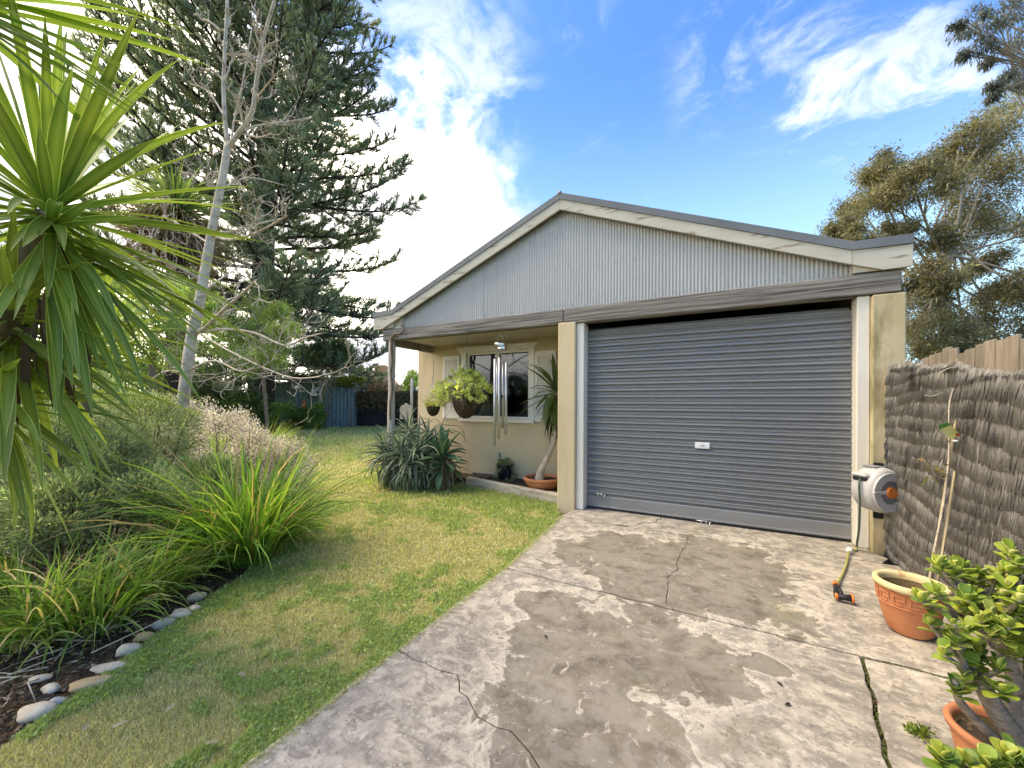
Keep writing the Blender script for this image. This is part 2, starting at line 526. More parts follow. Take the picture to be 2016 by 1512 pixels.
MAT['leaf'] = foliage('leaf_green', .42, tint=(1.38, 1.30, 1.25))
MAT['yucca'] = foliage('yucca_leaf', .32, .42, tint=(1.35, 1.32, 1.15), spec=.4, rnd=.3)
MAT['leaf_thick'] = foliage('fleshy_leaf', .10, .42, spec=.4, rnd=.15)
MAT['needle'] = foliage('needle_green', .30, .6, rnd=0)
MAT['grass'] = foliage('grass_blade', .40, .55, rnd=0)
MAT['gumleaf'] = foliage('gum_leaf', .25, .45, rnd=0)
MAT['dry'] = foliage('dry_leaf', .15, .8, rnd=.2)
MAT['petal'] = foliage('petal', .35, .6, rnd=.15)
MAT['navy'] = pm('dark_fence_paint', (.010, .011, .016), (.02, .021, .028), 4, (3, 3, .4), rough=.8, bump=.2)
MAT['shed_green'] = pm('green_shed_iron', (.15, .215, .17), (.21, .28, .22), 2.5, (3, 3, .5), (.3, .7), .7, .2, c3=(.06, .075, .06), s3=3, t3=(.55, .75))
MAT['shed_blue'] = pm('blue_shed_iron', (.12, .20, .25), (.18, .27, .32), 2.5, (3, 3, .5), (.3, .7), .7, .2, c3=(.05, .08, .09), s3=3, t3=(.55, .75))
MAT['rust'] = pm('shed_roof_iron', (.16, .13, .12), (.30, .27, .25), 3, rough=.8)
MAT['brick'] = pm('orange_brick_wall', (.50, .25, .12), (.62, .38, .20), 5, (1, 1, 1), (.3, .7), .9, .2, coord='Position')
MAT['tile'] = pm('roof_tile', (.34, .27, .22), (.46, .38, .31), 4, rough=.85)
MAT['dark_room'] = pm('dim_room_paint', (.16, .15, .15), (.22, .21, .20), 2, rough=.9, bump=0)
MAT['reflection_grey'] = pm('sky_reflection_grey', (.42, .42, .41), (.48, .48, .47), 3, (1, 1, 6), rough=.8, bump=.05)  # grey imitating sky reflected in the pane; also colours cushion and key cover
MAT['stone'] = pm('river_stone', (.56, .44, .31), (.80, .68, .51), 9, thr=(.3, .7), rough=.85, bump=.7, bscale=55, c3=(.30, .24, .17), s3=9, t3=(.55, .75), rnd=.2)
MAT['stone_grey'] = pm('grey_river_stone', (.30, .28, .26), (.46, .44, .41), 6, thr=(.3, .7), rough=.75, bump=.3, bscale=40, c3=(.22, .20, .18), s3=8, t3=(.55, .75))
MAT['stone_tan'] = pm('ochre_river_stone', (.42, .27, .12), (.56, .40, .22), 6, thr=(.3, .7), rough=.75, bump=.3, bscale=40, c3=(.42, .14, .06), s3=7, t3=(.62, .72))
MAT['tag_y'] = pm('plant_tag_yellow', (.86, .80, .24), (.92, .86, .32), 9, rough=.4, bump=0)
MAT['tag_g'] = pm('plant_tag_green', (.12, .32, .06), (.16, .38, .08), 9, rough=.4, bump=0)
MAT['tag_w'] = pm('white_plastic', (.74, .74, .72), (.80, .80, .78), 9, rough=.35, bump=0)
MAT['red'] = pm('red_print', (.5, .05, .03), (.6, .08, .05), 9, rough=.5, bump=0)
MAT['string'] = pm('pale_cord', (.40, .36, .29), (.50, .46, .38), 9, rough=.8, bump=0)
MAT['moss'] = pm('moss', (.05, .07, .012), (.11, .12, .03), 30, rough=.95, bump=.8, bscale=80, bdist=.02, c3=(.10, .05, .02), s3=18, t3=(.5, .65))
MAT['mat_dark'] = pm('dark_rubber_mat', (.03, .03, .032), (.055, .055, .057), 20, rough=.8, bump=.4)

def glass_mat():
    t = NT('window_glass')
    g = t.n('ShaderNodeBsdfGlossy'); g.inputs['Roughness'].default_value = .03
    g.inputs['Color'].default_value = (.40, .43, .50, 1)
    tr = t.n('ShaderNodeBsdfTransparent'); tr.inputs['Color'].default_value = (.5, .54, .58, 1)
    fr = t.n('ShaderNodeFresnel'); fr.inputs['IOR'].default_value = 1.55
    f = t.math('ADD', t.math('MULTIPLY', fr.outputs[0], .8), .03, True)
    mxs = t.n('ShaderNodeMixShader')
    t.l(f, mxs.inputs[0]); t.l(tr.outputs[0], mxs.inputs[1]); t.l(g.outputs[0], mxs.inputs[2])
    t.l(mxs.outputs[0], t.out.inputs[0])
    return t.m
MAT['glass'] = glass_mat()

def concrete_mat():
    t = NT('worn_concrete')
    P = t.co('Position')
    # worn-through areas of the old pale skin: (centre x, y, radius x, y, rotation)
    fields = [(1.10, -1.40, .92, .62, 0), (1.50, -1.10, .55, .62, .4), (.62, -1.25, .42, .50, 0), (1.45, -1.85, .50, .30, 0),
              (.85, -2.62, .46, .48, .2), (1.20, -2.60, .42, .36, -.5), (.95, -3.10, .42, .42, .2), (.55, -2.45, .25, .22, 0),
              (1.05, -3.45, .35, .4, 0), (1.7, -2.45, .12, .1, 0)]
    best = None
    for x, y, rx, ry, rot in fields:
        m = t.n('ShaderNodeMapping', vector_type='TEXTURE')
        m.inputs['Location'].default_value = (x, y, 0)
        m.inputs['Rotation'].default_value = (0, 0, rot)
        m.inputs['Scale'].default_value = (rx, ry, 50)
        t.l(P, m.inputs[0])
        ln = t.n('ShaderNodeVectorMath', operation='LENGTH')
        t.l(m.outputs[0], ln.inputs[0])
        d = t.math('SUBTRACT', 1.0, ln.outputs['Value'])
        best = d if best is None else t.math('MAXIMUM', best, d)
    best = t.math('MAXIMUM', best, -.55)
    wob = t.math('SUBTRACT', t.noise(P, 3.2, 12, .66, .5), .5)
    fld = t.math('ADD', t.math('MULTIPLY', best, .75), t.math('MULTIPLY', wob, 2.3))
    worn = t.ramp(fld, -.03, .06)
    fine = t.noise(P, 26, 10, .7)
    mid = t.noise(P, 6, 8, .6)
    strk = t.noise(t.co('Position', (1, 1, 1), (0, 0, 0), (0, 0, .6)), 9, 9, .65, 1.2)
    flake = t.ramp(t.noise(P, 8.5, 13, .72, .6), .455, .535)
    scr = t.ramp(t.noise(t.co('Position', (1.0, 3.2, 1), (0, 0, 0), (0, 0, .75)), 7, 11, .7, .8), .47, .57)
    pale = t.mix(flake, (.235, .21, .175), (.43, .385, .315))
    pale = t.mix(t.math('MULTIPLY', scr, .42), pale, (.56, .51, .42))
    pale = t.mix(t.math('MULTIPLY', t.ramp(mid, .46, .60), .6), pale, (.225, .205, .18))
    pale = t.mix(t.math('MULTIPLY', t.ramp(fine, .54, .64), .6), pale, (.62, .57, .47))
    pits = t.ramp(t.noise(P, 38, 6, .6), .62, .65)
    pale = t.mix(t.math('MULTIPLY', pits, .85), pale, (.19, .17, .14))
    bare = t.mix(t.ramp(mid, .38, .62), (.145, .125, .095), (.255, .225, .175))
    bare = t.mix(t.math('MULTIPLY', flake, .55), bare, (.29, .265, .22))
    bare = t.mix(t.math('MULTIPLY', t.ramp(t.noise(P, 3.0, 8, .65), .58, .68), .7), bare, (.09, .08, .06))
    bare = t.mix(t.math('MULTIPLY', t.ramp(t.noise(P, 11, 11, .75, .8), .585, .63), .8), bare, (.50, .45, .37))
    bare = t.mix(t.math('MULTIPLY', t.ramp(fine, .55, .70), .5), bare, (.35, .32, .265))
    big = t.noise(P, 1.7, 5, .55)
    lip = t.math('MULTIPLY', t.ramp(fld, -.16, -.02), t.math('SUBTRACT', 1.0, worn))
    pale = t.mix(t.math('MULTIPLY', lip, .6), pale, (.66, .60, .49))
    col = t.mix(worn, pale, bare)
    col = t.mix(t.math('MULTIPLY', t.ramp(t.noise(P, 2.1, 9, .6, .3), .60, .72), .45), col, (.17, .17, .06))
    col = t.mix(1.0, col, t.mix(t.ramp(big, .3, .7), (.82, .80, .78), (1.1, 1.08, 1.04)), 'MULTIPLY')
    t.base(col)
    t.set(.86, 0, .25)
    h = t.math('ADD', t.math('MULTIPLY', worn, -.5), t.math('ADD', t.math('MULTIPLY', fine, .5), t.math('MULTIPLY', pits, -.4)))
    t.bump(h, .55, .006)
    return t.m
MAT['concrete'] = concrete_mat()

def lawn_mat():
    t = NT('lawn_ground')
    P = t.co('Position')
    a = t.mix(t.ramp(t.noise(P, 40, 8, .7), .3, .7), (.17, .19, .05), (.34, .31, .11))
    a = t.mix(t.ramp(t.noise(P, 1.5, 6, .6), .45, .65), a, (.42, .35, .17))
    t.base(a); t.set(.95, 0, .1)
    t.bump(t.noise(P, 60, 6, .7), .8, .02)
    return t.m
MAT['lawn'] = lawn_mat()
MAT['earth'] = pm('far_ground', (.07, .075, .03), (.14, .13, .06), 1.2, rough=.95, bump=.4, bscale=10, coord='Position')

# ------------------------------------------------------------------ ground, lawn, driveway
def jitter_line(pts, step, amp, rng):
    out = []
    for a, b in zip(pts[:-1], pts[1:]):
        a = np.array(a, float); b = np.array(b, float)
        n = max(1, int(np.linalg.norm(b-a)/step))
        for i in range(n):
            out.append(a+(b-a)*i/n + (rng.normal(0, amp, 2) if i or len(out) else 0))
    out.append(np.array(pts[-1], float))
    return [tuple(p) for p in out]

g = MB(); g.add([(-900, -300, -.12), (900, -300, -.12), (900, 1500, -.12), (-900, 1500, -.12)], [(0, 1, 2, 3)])
tag(g.build('ground', MAT['earth']), 'brown and green earth around the yard', 'ground', kind='structure')

BED_EDGE = [(-.55, -5.2), (-.85, -4.55), (-1.0, -4.28), (-1.12, -4.08), (-1.25, -3.9), (-1.47, -3.6), (-1.75, -3.1), (-2.3, -2.4),
            (-3.2, -1.5), (-4.5, -.65), (-6.4, .45), (-9.7, 2.5), (-14.0, 5.0), (-18.6, 7.8)]
LAWN_RIGHT = [(.005, -5.2), (.005, -4.0), (0.0, -3.2), (.005, -2.1), (-.04, -1.5), (-.08, -.9), (-.13, -.46), (-.30, -.20), (-.34, -.02),
              (-.40, .08), (-2.25, .50), (-2.7, .35), (-3.4, .30), (-3.75, .9), (-3.75, 5.0), (-3.9, 9), (-9, 14), (-15.5, 12.9), (-17.6, 11.2)]
rng = np.random.default_rng(3)
lawn_poly = [tuple(p) for p in BED_EDGE] + [tuple(p) for p in LAWN_RIGHT[::-1]]
m = MB()
lp = lawn_poly
bm_ = m.add([(x, y, -.035) for x, y in lp], [tuple(range(len(lp)-1, -1, -1))])
lawn = m.build('lawn', MAT['lawn'])
tag(lawn, 'mown lawn running past the house to the back fence', 'lawn', kind='structure')
# planting bed on the left
bed = [(-.55, -5.2)] + BED_EDGE[1:] + [(-22, 9.5), (-26, 2), (-16, -9), (-1.5, -6.5)]
m = MB(); m.add([(x, y, -.045) for x, y in bed], [tuple(range(len(bed)))])
tag(m.build('garden_bed', MAT['soil']), 'dark mulched garden bed left of the lawn', 'garden bed', kind='structure')

def poly_slab(name, poly, parent, z1=0.0, bev=.0035):
    n = len(poly); P = np.array(poly); c = P.mean(0)
    e = np.roll(P, -1, 0)-np.roll(P, 1, 0)
    nrm_ = np.stack([e[:, 1], -e[:, 0]], 1); nrm_ /= (np.linalg.norm(nrm_, axis=1)[:, None]+1e-9)
    area = 0.5*np.sum(P[:, 0]*np.roll(P[:, 1], -1)-np.roll(P[:, 0], -1)*P[:, 1])
    if area < 0: nrm_ = -nrm_
    I = P-nrm_*bev
    vs = [(x, y, z1-.11) for x, y in P]+[(x, y, z1-bev*.6) for x, y in P]+[(x, y, z1) for x, y in I]
    fs = [tuple(range(2*n, 3*n)) if area > 0 else tuple(range(3*n-1, 2*n-1, -1))]
    for i in range(n):
        j = (i+1) % n
        for k in (0, n):
            q = (k+i, k+j, k+n+j, k+n+i)
            fs.append(q if area > 0 else q[::-1])
    m = MB(); m.add(vs, fs)
    return m.build(name, MAT['concrete'], parent)

drive = MB()
drive.add([(-.1, -6.5, -.07), (2.84, -6.5, -.07), (2.84, .2, -.07), (-.1, .2, -.07)], [(0, 1, 2, 3)])
drive = drive.build('driveway', MAT['soil'])
tag(drive, 'old cracked concrete driveway in front of the roller door', 'driveway', kind='structure')
rng = np.random.default_rng(11)
J = lambda pts, a=.004, s=.08: jitter_line(pts, s, a, rng)
def off(poly, dx, dy): return [(x+dx, y+dy) for x, y in poly]
# apron strip at the door, cracked once
j1 = J([(-.16, -.475), (.62, -.485), (.90, -.485), (1.222, -.48), (1.95, -.465), (2.70, -.45)], .002)
cut1 = J([(.62, -.485), (.70, -.38), (.74, -.28), (.86, -.2), (.9, .1)], .008, .05)
iL = [p for p in j1 if p[0] <= .62]; iR = [p for p in j1 if p[0] >= .62]
poly_slab('concrete_slab', iL+cut1[1:]+[(-.33, .1), (-.33, -.05), (-.12, -.06), (-.12, -.3)], drive)
poly_slab('concrete_slab', iR+[(2.78, -.30), (2.70, -.16), (2.70, .1)]+off(cut1, .006, 0)[::-1][:-1], drive, -.002)
# middle slabs split by a long crack
j1b = off(j1, 0, -.013)
crk = [(1.222, -.495)]+J([(1.215, -.6), (1.205, -.906), (1.190, -1.1), (1.181, -1.422), (1.150, -1.6), (1.165, -1.733), (1.18, -1.94), (1.233, -2.077)], .010, .06)
j2 = J([(-.06, -2.03), (.5, -2.06), (1.233, -2.085), (1.8, -2.10), (2.1, -2.11), (2.82, -2.12)], .004, .07)
j2L = [p for p in j2 if p[0] < 1.233]; j2R = [p for p in j2 if p[0] >= 1.233]
edge_mid = J([(-.16, -.485), (-.11, -1.0), (-.07, -1.5), (-.02, -2.03)], .006, .2)
jl = [p for p in j1b if p[0] < 1.21]; jr = [p for p in j1b if p[0] > 1.235]
poly_slab('concrete_slab', edge_mid+j2L[1:]+crk[::-1]+jl[::-1][:-1], drive, -.003)
poly_slab('concrete_slab', off(crk, .004, 0)+[p for p in j2R if p[0] > 1.25]+[(2.80, -1.2), (2.80, -.47)]+jr[::-1], drive, -.004)
# front slabs
j2b = off(j2, 0, -.016)
crk2 = J([(-.016, -3.236), (.18, -3.234), (.368, -3.251), (.5, -3.337), (.60, -3.40), (.70, -3.412), (.80, -3.425), (.863, -3.462), (.931, -3.5), (1.1, -3.66), (1.25, -3.9), (1.5, -4.3), (1.7, -6.4)], .009, .05)
long_ = J([(2.145, -2.13), (2.10, -2.45), (2.03, -2.91), (1.98, -3.5), (1.9, -6.4)], .005, .07)
fl = [p for p in j2b if p[0] < 2.13]; fr_ = [p for p in j2b if p[0] > 2.18]
edge_f = J([(-.02, -2.05), (-.03, -2.6), (-.016, -3.236)], .006, .2)
edge_f2 = J([(-.016, -3.246), (-.03, -4.0), (-.03, -6.4)], .006, .2)
poly_slab('concrete_slab', edge_f+crk2[1:]+long_[::-1]+fl[::-1][:-1], drive, -.002)
poly_slab('concrete_slab', edge_f2+off(crk2, -.0035, -.004)[::-1][:-1], drive, -.004)
poly_slab('concrete_slab', off(long_, .018, 0)+[(2.80, -6.4), (2.80, -2.14)]+fr_[::-1], drive, -.006)
# moss and small weeds in the joints
rng = np.random.default_rng(5)
mv = []
for k in range(420):
    if k < 260:
        x = 1.2+1.6*rng.random()**.7; i = np.interp(x, [q[0] for q in j2], [q[1] for q in j2]); p = (x+rng.normal(0, .006), i-.008+rng.normal(0, .006))
    else:
        s_ = rng.random(); y = -2.13-1.1*s_; x = np.interp(-y, [2.13, 2.45, 2.91, 3.5], [2.145, 2.10, 2.03, 1.98])+.014; p = (x+rng.normal(0, .007), y)
    mv.append((p[0], p[1], -.014+rng.normal(0, .003), .003+.006*rng.random()))
m = MB()
for x, y, z, r in mv:
    m.lathe([(r, -.012), (r*1.0, 0), (r*.7, r*.5), (0.0002, r*.75)], (x, y, z), 6)
mo = m.build('moss', MAT['moss']); tag(mo, 'green and rusty moss filling the concrete joints', 'moss', kind='stuff')

# ------------------------------------------------------------------ house
house = empty('garage_house', (-.3, 0, 0), 'cream rendered house end with grey gable, veranda and roller door', 'house')
CX = -.295
def front_z(x, z0=3.895, s=.4065):
    return z0-abs(x-CX)*s
FY = -.125
# main beam in two lengths
m = MB(); m.box(-3.40, -.255, FY, FY+.14, 2.335, 2.520, bev=.012); m.build('beam', MAT['beam'], house)
m = MB(); m.box(-.250, 2.915, FY-.006, FY+.14, 2.328, 2.522, bev=.012); m.build('beam', MAT['beam'], house)
m = MB(); m.box(-3.36, -3.24, FY+.145, 1.0, 2.27, 2.40, bev=.008); m.build('side_beam', MAT['beam'], house)
# gable cladding sheets of fine corrugated iron
pitch = .0365
xs0 = -3.02; k = 0
while xs0 < 2.72:
    xs1 = min(xs0+.76, 2.75)
    nx = int((xs1-xs0)/pitch*6)+1
    X = np.linspace(xs0, xs1+.01, nx)
    Yc = FY+.062+.004*np.cos((X+3.02)/pitch*2*math.pi)-.003*(k % 2)
    vs = []; fs = []
    for i in range(nx):
        top = max(front_z(X[i], 3.80), 2.505)
        vs += [(X[i], Yc[i], 2.500), (X[i], Yc[i], top)]
    for i in range(nx-1):
        fs.append((2*i, 2*i+2, 2*i+3, 2*i+1))
    m = MB(); m.add(vs, fs, smooth=True)
    sheet = m.build('cladding_sheet', MAT['gable'], house)
    s = MB()
    for j in range(int((xs1-xs0)/(pitch*3))):
        x = xs0+pitch*(3*j+1)
        y = FY+.054
        zs = [2.575+.004*math.sin(j*9)]
        if j % 2: zs += [3.02+.01*math.sin(j*5)]
        if j % 3 == 0: zs += [3.45]
        for z in zs:
            if z < front_z(x, 3.74): s.lathe([(.0055, 0), (.0055, .004), (.0002, .005)], (0, 0, 0), 6); 
            else: continue
            for q in range(-18, 0):
                vx, vy, vz = s.v[q]; s.v[q] = (x+vx, y-vz, z+vy)
    if s.v: s.build('screws', MAT['capping'], sheet, 'stuff')
    xs0 = xs1; k += 1
m = MB(); m.prism_y([(-3.42, 2.522), (-3.01, 2.522), (-3.01, 2.745), (-3.42, 2.59)], FY+.03, FY+.06); m.build('corner_board', MAT['barge'], house)
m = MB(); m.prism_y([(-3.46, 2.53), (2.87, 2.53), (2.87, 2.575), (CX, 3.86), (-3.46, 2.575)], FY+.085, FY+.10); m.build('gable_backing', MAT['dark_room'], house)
# barge boards and their end boards
BY = FY-.045
for sgn, e_in, tip in ((1, 2.78, 2.972), (-1, -3.37, -3.565)):
    kx = 2.56 if sgn > 0 else -3.15
    m = MB(); m.prism_y([(CX+sgn*.002, 3.77), (CX+sgn*.002, 3.895), (kx, 2.735), (kx, front_z(kx, 3.77))][::sgn], BY, BY+.035)
    m.build('barge_board', MAT['barge'], house)
    m = MB(); m.prism_y([(kx+sgn*.003, front_z(kx, 3.77)), (kx+sgn*.003, 2.735), (tip, 2.722), (tip, 2.532), (e_in, 2.528)][::sgn], BY+.003, BY+.037)
    m.build('end_board', MAT['barge'], house)
    # capping
    m = MB(); m.prism_y([(CX, 3.898), (CX, 3.978), (kx+sgn*.01, 2.815), (tip+sgn*.002, 2.808), (tip+sgn*.002, 2.726), (kx, 2.738)][::sgn], BY-.012, BY+.16)
    m.build('capping', MAT['capping'], house)
    # roof sheet behind and gutter along the eave
    m = MB(); m.prism_y([(CX, 3.93), (CX, 3.955), (kx, 2.80), (kx, 2.77)][::sgn], BY+.165, 9.0); m.build('roof', MAT['capping'], house)
    a, b = (kx, tip) if sgn > 0 else (tip, kx)
    m = MB(); m.box(a, b, BY+.165, 9.0, 2.66, 2.735, bev=.01); m.build('gutter', MAT['capping'], house)
    m = MB(); m.box(a+.02, b-.02, BY+.04, 9.0, 2.535, 2.65, bev=.005); m.build('fascia', MAT['barge'], house)
m = MB(); m.tube([(CX, BY-.014, 3.975), (CX, 3, 3.975), (CX, 9, 3.975)], .026, 8); m.build('ridge_cap', MAT['capping'], house)
# soffit of the veranda
m = MB()
for i in range(3): m.box(-3.40, -.30, .02+i*.33, .346+i*.33, 2.385, 2.40)
m.build('soffit', MAT['soffit'], house)
# window wall with opening
WY = 1.0; WT = .2
x0, x1, z0, z1 = -2.50, -1.26, 1.06, 2.22
m = MB()
m.box(-3.63, x0, WY, WY+WT, -.1, 2.384); m.box(x1, -.2, WY, WY+WT, -.1, 2.384)
m.box(x0, x1, WY, WY+WT, -.1, z0); m.box(x0, x1, WY, WY+WT, z1, 2.384)
m.build('wall', MAT['render'], house)
m = MB(); m.box(-3.632, -3.43, WY+.201, 9, -.1, 2.70); m.build('side_wall', MAT['render'], house)
m = MB(); m.box(-.31, -.12, FY+.26, WY-.002, -.1, 2.384); m.build('return_wall', MAT['render'], house)
m = MB(); m.box(2.71, 2.94, FY+.23, 9, -.1, 2.72); m.build('side_wall', MAT['render'], house)
m = MB(); m.box(-3.42, 2.70, 8.8, 9.0, -.1, 3.2); m.build('back_wall', MAT['render'], house)
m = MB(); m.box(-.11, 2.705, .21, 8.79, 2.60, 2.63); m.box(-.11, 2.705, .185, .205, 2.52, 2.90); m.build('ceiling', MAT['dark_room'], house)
# pillars and door jambs
m = MB(); m.box(-.325, -.093, FY-.012, FY+.24, -.08, 2.345, bev=.012); m.build('pillar', MAT['pillar'], house)
o = MB(); o.box(2.712, 2.945, FY-.012, FY+.22, -.08, 2.318, bev=.012); o = o.build('pillar', MAT['pillar_moss'], house)
o['label'] = 'moss stained pillar'
for a, b in ((-.091, .003), (2.617, 2.710)):
    m = MB(); m.box(a, b, FY+.035, FY+.215, .0, 2.326, bev=.006); m.build('door_jamb', MAT['white'], house)
# veranda post
rng = np.random.default_rng(8)
zz = np.linspace(-.05, 2.334, 12)
m = MB(); m.tube([(-3.245+.012*math.sin(z*3)-.012*(2.3-z), -.06+.01*math.cos(z*4), z) for z in zz], [.056+.004*math.sin(z*7) for z in zz], 14)
post = m.build('post', MAT['post'], house)
m = MB()      # dead climber stem hugging the post and the beam end
pts = [(-3.20, -.14, 1.05), (-3.215, -.135, 1.3), (-3.17, -.13, 1.55), (-3.21, -.13, 1.8), (-3.17, -.13, 2.0), (-3.19, -.135, 2.2), (-3.17, -.16, 2.36), (-3.08, -.165, 2.43), (-2.98, -.155, 2.42), (-2.92, -.15, 2.47), (-2.90, -.145, 2.53)]
m.tube(pts, [.016, .018, .02, .016, .018, .022, .026, .02, .014, .012, .01], 6)
m.tube([(-3.17, -.15, 2.36), (-3.10, -.16, 2.37), (-3.06, -.16, 2.40), (-3.04, -.155, 2.36)], [.016, .012, .009, .005], 5)
m.build('dead_vine', MAT['stem'], house)

# window
win = MB()
win.box(x0, x0+.035, WY+.02, WY+.09, z0, z1); win.box(x1-.035, x1, WY+.02, WY+.09, z0, z1)
win.box(x0+.035, x1-.035, WY+.02, WY+.09, z0, z0+.04); win.box(x0+.035, x1-.035, WY+.02, WY+.09, z1-.04, z1)
win.box(-1.90, -1.85, WY+.018, WY+.09, z0+.04, z1-.04)
win = win.build('window', MAT['trim'], house)
for a, b in ((x0+.035, -1.90), (-1.85, x1-.035)):
    m = MB(); m.box(a, b, WY+.055, WY+.061, z0+.04, z1-.04); m.build('pane', MAT['glass'], win)
m = MB(); m.prism_y([(-2.64, 2.222), (-1.18, 2.222), (-1.10, 2.325), (-2.72, 2.325)], WY-.035, WY-.002); m.build('lintel', MAT['trim'], win)
for a, b in ((-2.615, x0+.002), (x1-.002, -1.168)):
    m = MB(); m.box(a, b, WY-.025, WY-.002, z0, 2.22, bev=.004); m.build('architrave', MAT['trim'], win)
m = MB(); m.box(-2.64, -1.15, WY-.07, WY+.02, 1.0, 1.058, bev=.006); m.build('sill', MAT['trim'], win)
# dim room behind the glass
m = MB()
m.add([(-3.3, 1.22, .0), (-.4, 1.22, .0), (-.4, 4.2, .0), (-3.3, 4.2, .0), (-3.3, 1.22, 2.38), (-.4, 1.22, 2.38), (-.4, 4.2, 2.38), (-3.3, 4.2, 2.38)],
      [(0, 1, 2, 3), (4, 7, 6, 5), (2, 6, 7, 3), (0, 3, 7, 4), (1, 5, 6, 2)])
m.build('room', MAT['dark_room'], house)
m = MB(); m.box(-1.845, -1.30, WY+.11, WY+.115, 1.62, 2.17); refl_panel = m.build('reflection_grey', MAT['reflection_grey'], win)  # added grey panel, imitates the sky reflection in the right pane
m = MB(); m.box(-2.44, -1.95, WY+.12, WY+.125, 1.06, 1.30); m.build('white_panel', MAT['tag_w'], win)  # plain white panel low behind the left pane
m = MB(); m.box(-1.80, -1.35, WY+.15, WY+.30, 1.06, 1.16, bev=.03); m.build('cushion', MAT['reflection_grey'], win)
# louvred shutters
for (a, b, c, d) in ((-3.015, -2.645, 1.045, 2.18), (-1.155, -.785, 1.03, 2.17)):
    sh = MB()
    sh.box(a, a+.05, WY-.034, WY-.004, c, d, bev=.004); sh.box(b-.05, b, WY-.034, WY-.004, c, d, bev=.004)
    sh.box(a+.05, b-.05, WY-.033, WY-.005, c, c+.09, bev=.004); sh.box(a+.05, b-.05, WY-.033, WY-.005, d-.07, d, bev=.004)
    sh.box(a+.045, b-.045, WY-.008, WY-.003, c+.05, d-.05)
    sh = sh.build('shutter', MAT['trim'], house)
    me = MB(); hw = (b-a)/2-.052
    me.add([(-hw, -.012, -.016), (hw, -.012, -.016), (hw, .012, .014), (-hw, .012, .014), (-hw, -.015, -.012), (hw, -.015, -.012), (hw, .009, .018), (-hw, .009, .018)],
           [(0, 3, 2, 1), (4, 5, 6, 7), (0, 1, 5, 4), (2, 3, 7, 6), (0, 4, 7, 3), (1, 2, 6, 5)])
    me = me.mesh('louvre'); nz = 26
    for i in range(nz):
        link('louvre', me, MAT['trim'], sh, loc=((a+b)/2, WY-.02, c+.112+(d-c-.205)*i/(nz-1)))
# wall vents
vent = MB()
for dz in (.012, .04, .066): vent.box(-1.845, -1.805, WY-.006, WY-.001, .40+dz, .418+dz)
vent.build('wall_vent', MAT['reel_dark'], house)
m = MB(); m.tube([(-1.80, WY-.004, .47), (-1.80, WY-.006, .40), (-1.795, WY-.006, .36)], .004, 5); m.build('vent_wire', MAT['black'], house)
# roller door
DY = .055
door = empty('roller_door', (1.31, DY, 0), None, None); door.parent = house
door.location = tuple(np.array((1.31, DY, 0))-world_loc(house))
del_keys = [k for k in ('label', 'category') if k in door.keys()]
P0 = .080
prof = [(.026, 0), (.028, .008), (.026, .016), (.006, .023), (-.001, .030), (.002, .046), (.005, .056), (-.004, .062), (-.007, .068), (-.002, .0715), (.024, .075), (.026, P0+.0005)]
vs = []; fs = []
xsn = np.linspace(-1.305, 1.305, 13)
for xx in xsn:
    for y, z in prof: vs.append((xx, y, z))
n = len(prof)
for i in range(len(xsn)-1):
    for j in range(n-1): fs.append((i*n+j, (i+1)*n+j, (i+1)*n+j+1, i*n+j+1))
sl = MB(); sl.add(vs, fs); slm = sl.mesh('slat')
zb = .175
zc_, yc_, an_ = zb, DY, 0.0
for i in range(28):
    o = link('slat', slm, MAT['door'], door, loc=(1.31, yc_, zc_))
    o.rotation_euler = (-an_, 0, 0)                     # the top slats lean back onto the drum
    zc_ += P0*math.cos(an_); yc_ += P0*math.sin(an_)
    if i >= 24: an_ += .55
m = MB()
pr = [(.02, .028), (-.008, .028), (-.010, .04), (-.004, .05), (-.002, .16), (.004, .172), (.02, .1745)]
vs = [(xx, DY+y, z) for xx in (.005, 2.615) for y, z in pr]; n = len(pr)
m.add(vs, [(j, n+j, n+j+1, j+1) for j in range(n-1)]); m.build('bottom_rail', MAT['door'], door)
m = MB(); m.box(.006, 2.614, DY-.006, DY+.03, .012, .030); m.build('rubber_seal', MAT['black'], door)
hx = float(yp(1383, 877, DY)[0]); hz = float(yp(1383, 877, DY)[2])
m = MB(); m.box(hx-.075, hx+.075, DY-.022, DY-.001, hz-.034, hz+.034, bev=.006); hd = m.build('handle_plate', MAT['tag_w'], door)
m = MB(); m.box(hx-.018, hx+.018, DY-.026, DY-.0225, hz-.006, hz+.008, bev=.002); m.build('key_cover', MAT['reflection_grey'], hd)
for (u, v, L) in ((1180, 972, .17), (1385, 1026, .16)):
    q = yp(u, v, DY-.02); m = MB()
    m.tube([(q[0]-L/2, DY-.018, q[2]), (q[0]+L/2, DY-.018, q[2])], .007, 8)
    m.box(q[0]-.03, q[0]-.015, DY-.03, DY-.004, q[2]-.018, q[2]+.018); m.box(q[0]+.02, q[0]+.035, DY-.03, DY-.004, q[2]-.018, q[2]+.018)
    m.tube([(q[0]+L/2-.02, DY-.022, q[2]), (q[0]+L/2-.016, DY-.04, q[2]-.025), (q[0]+L/2-.03, DY-.04, q[2]-.035)], .006, 6)
    m.build('bolt_lock', MAT['steel'], door)

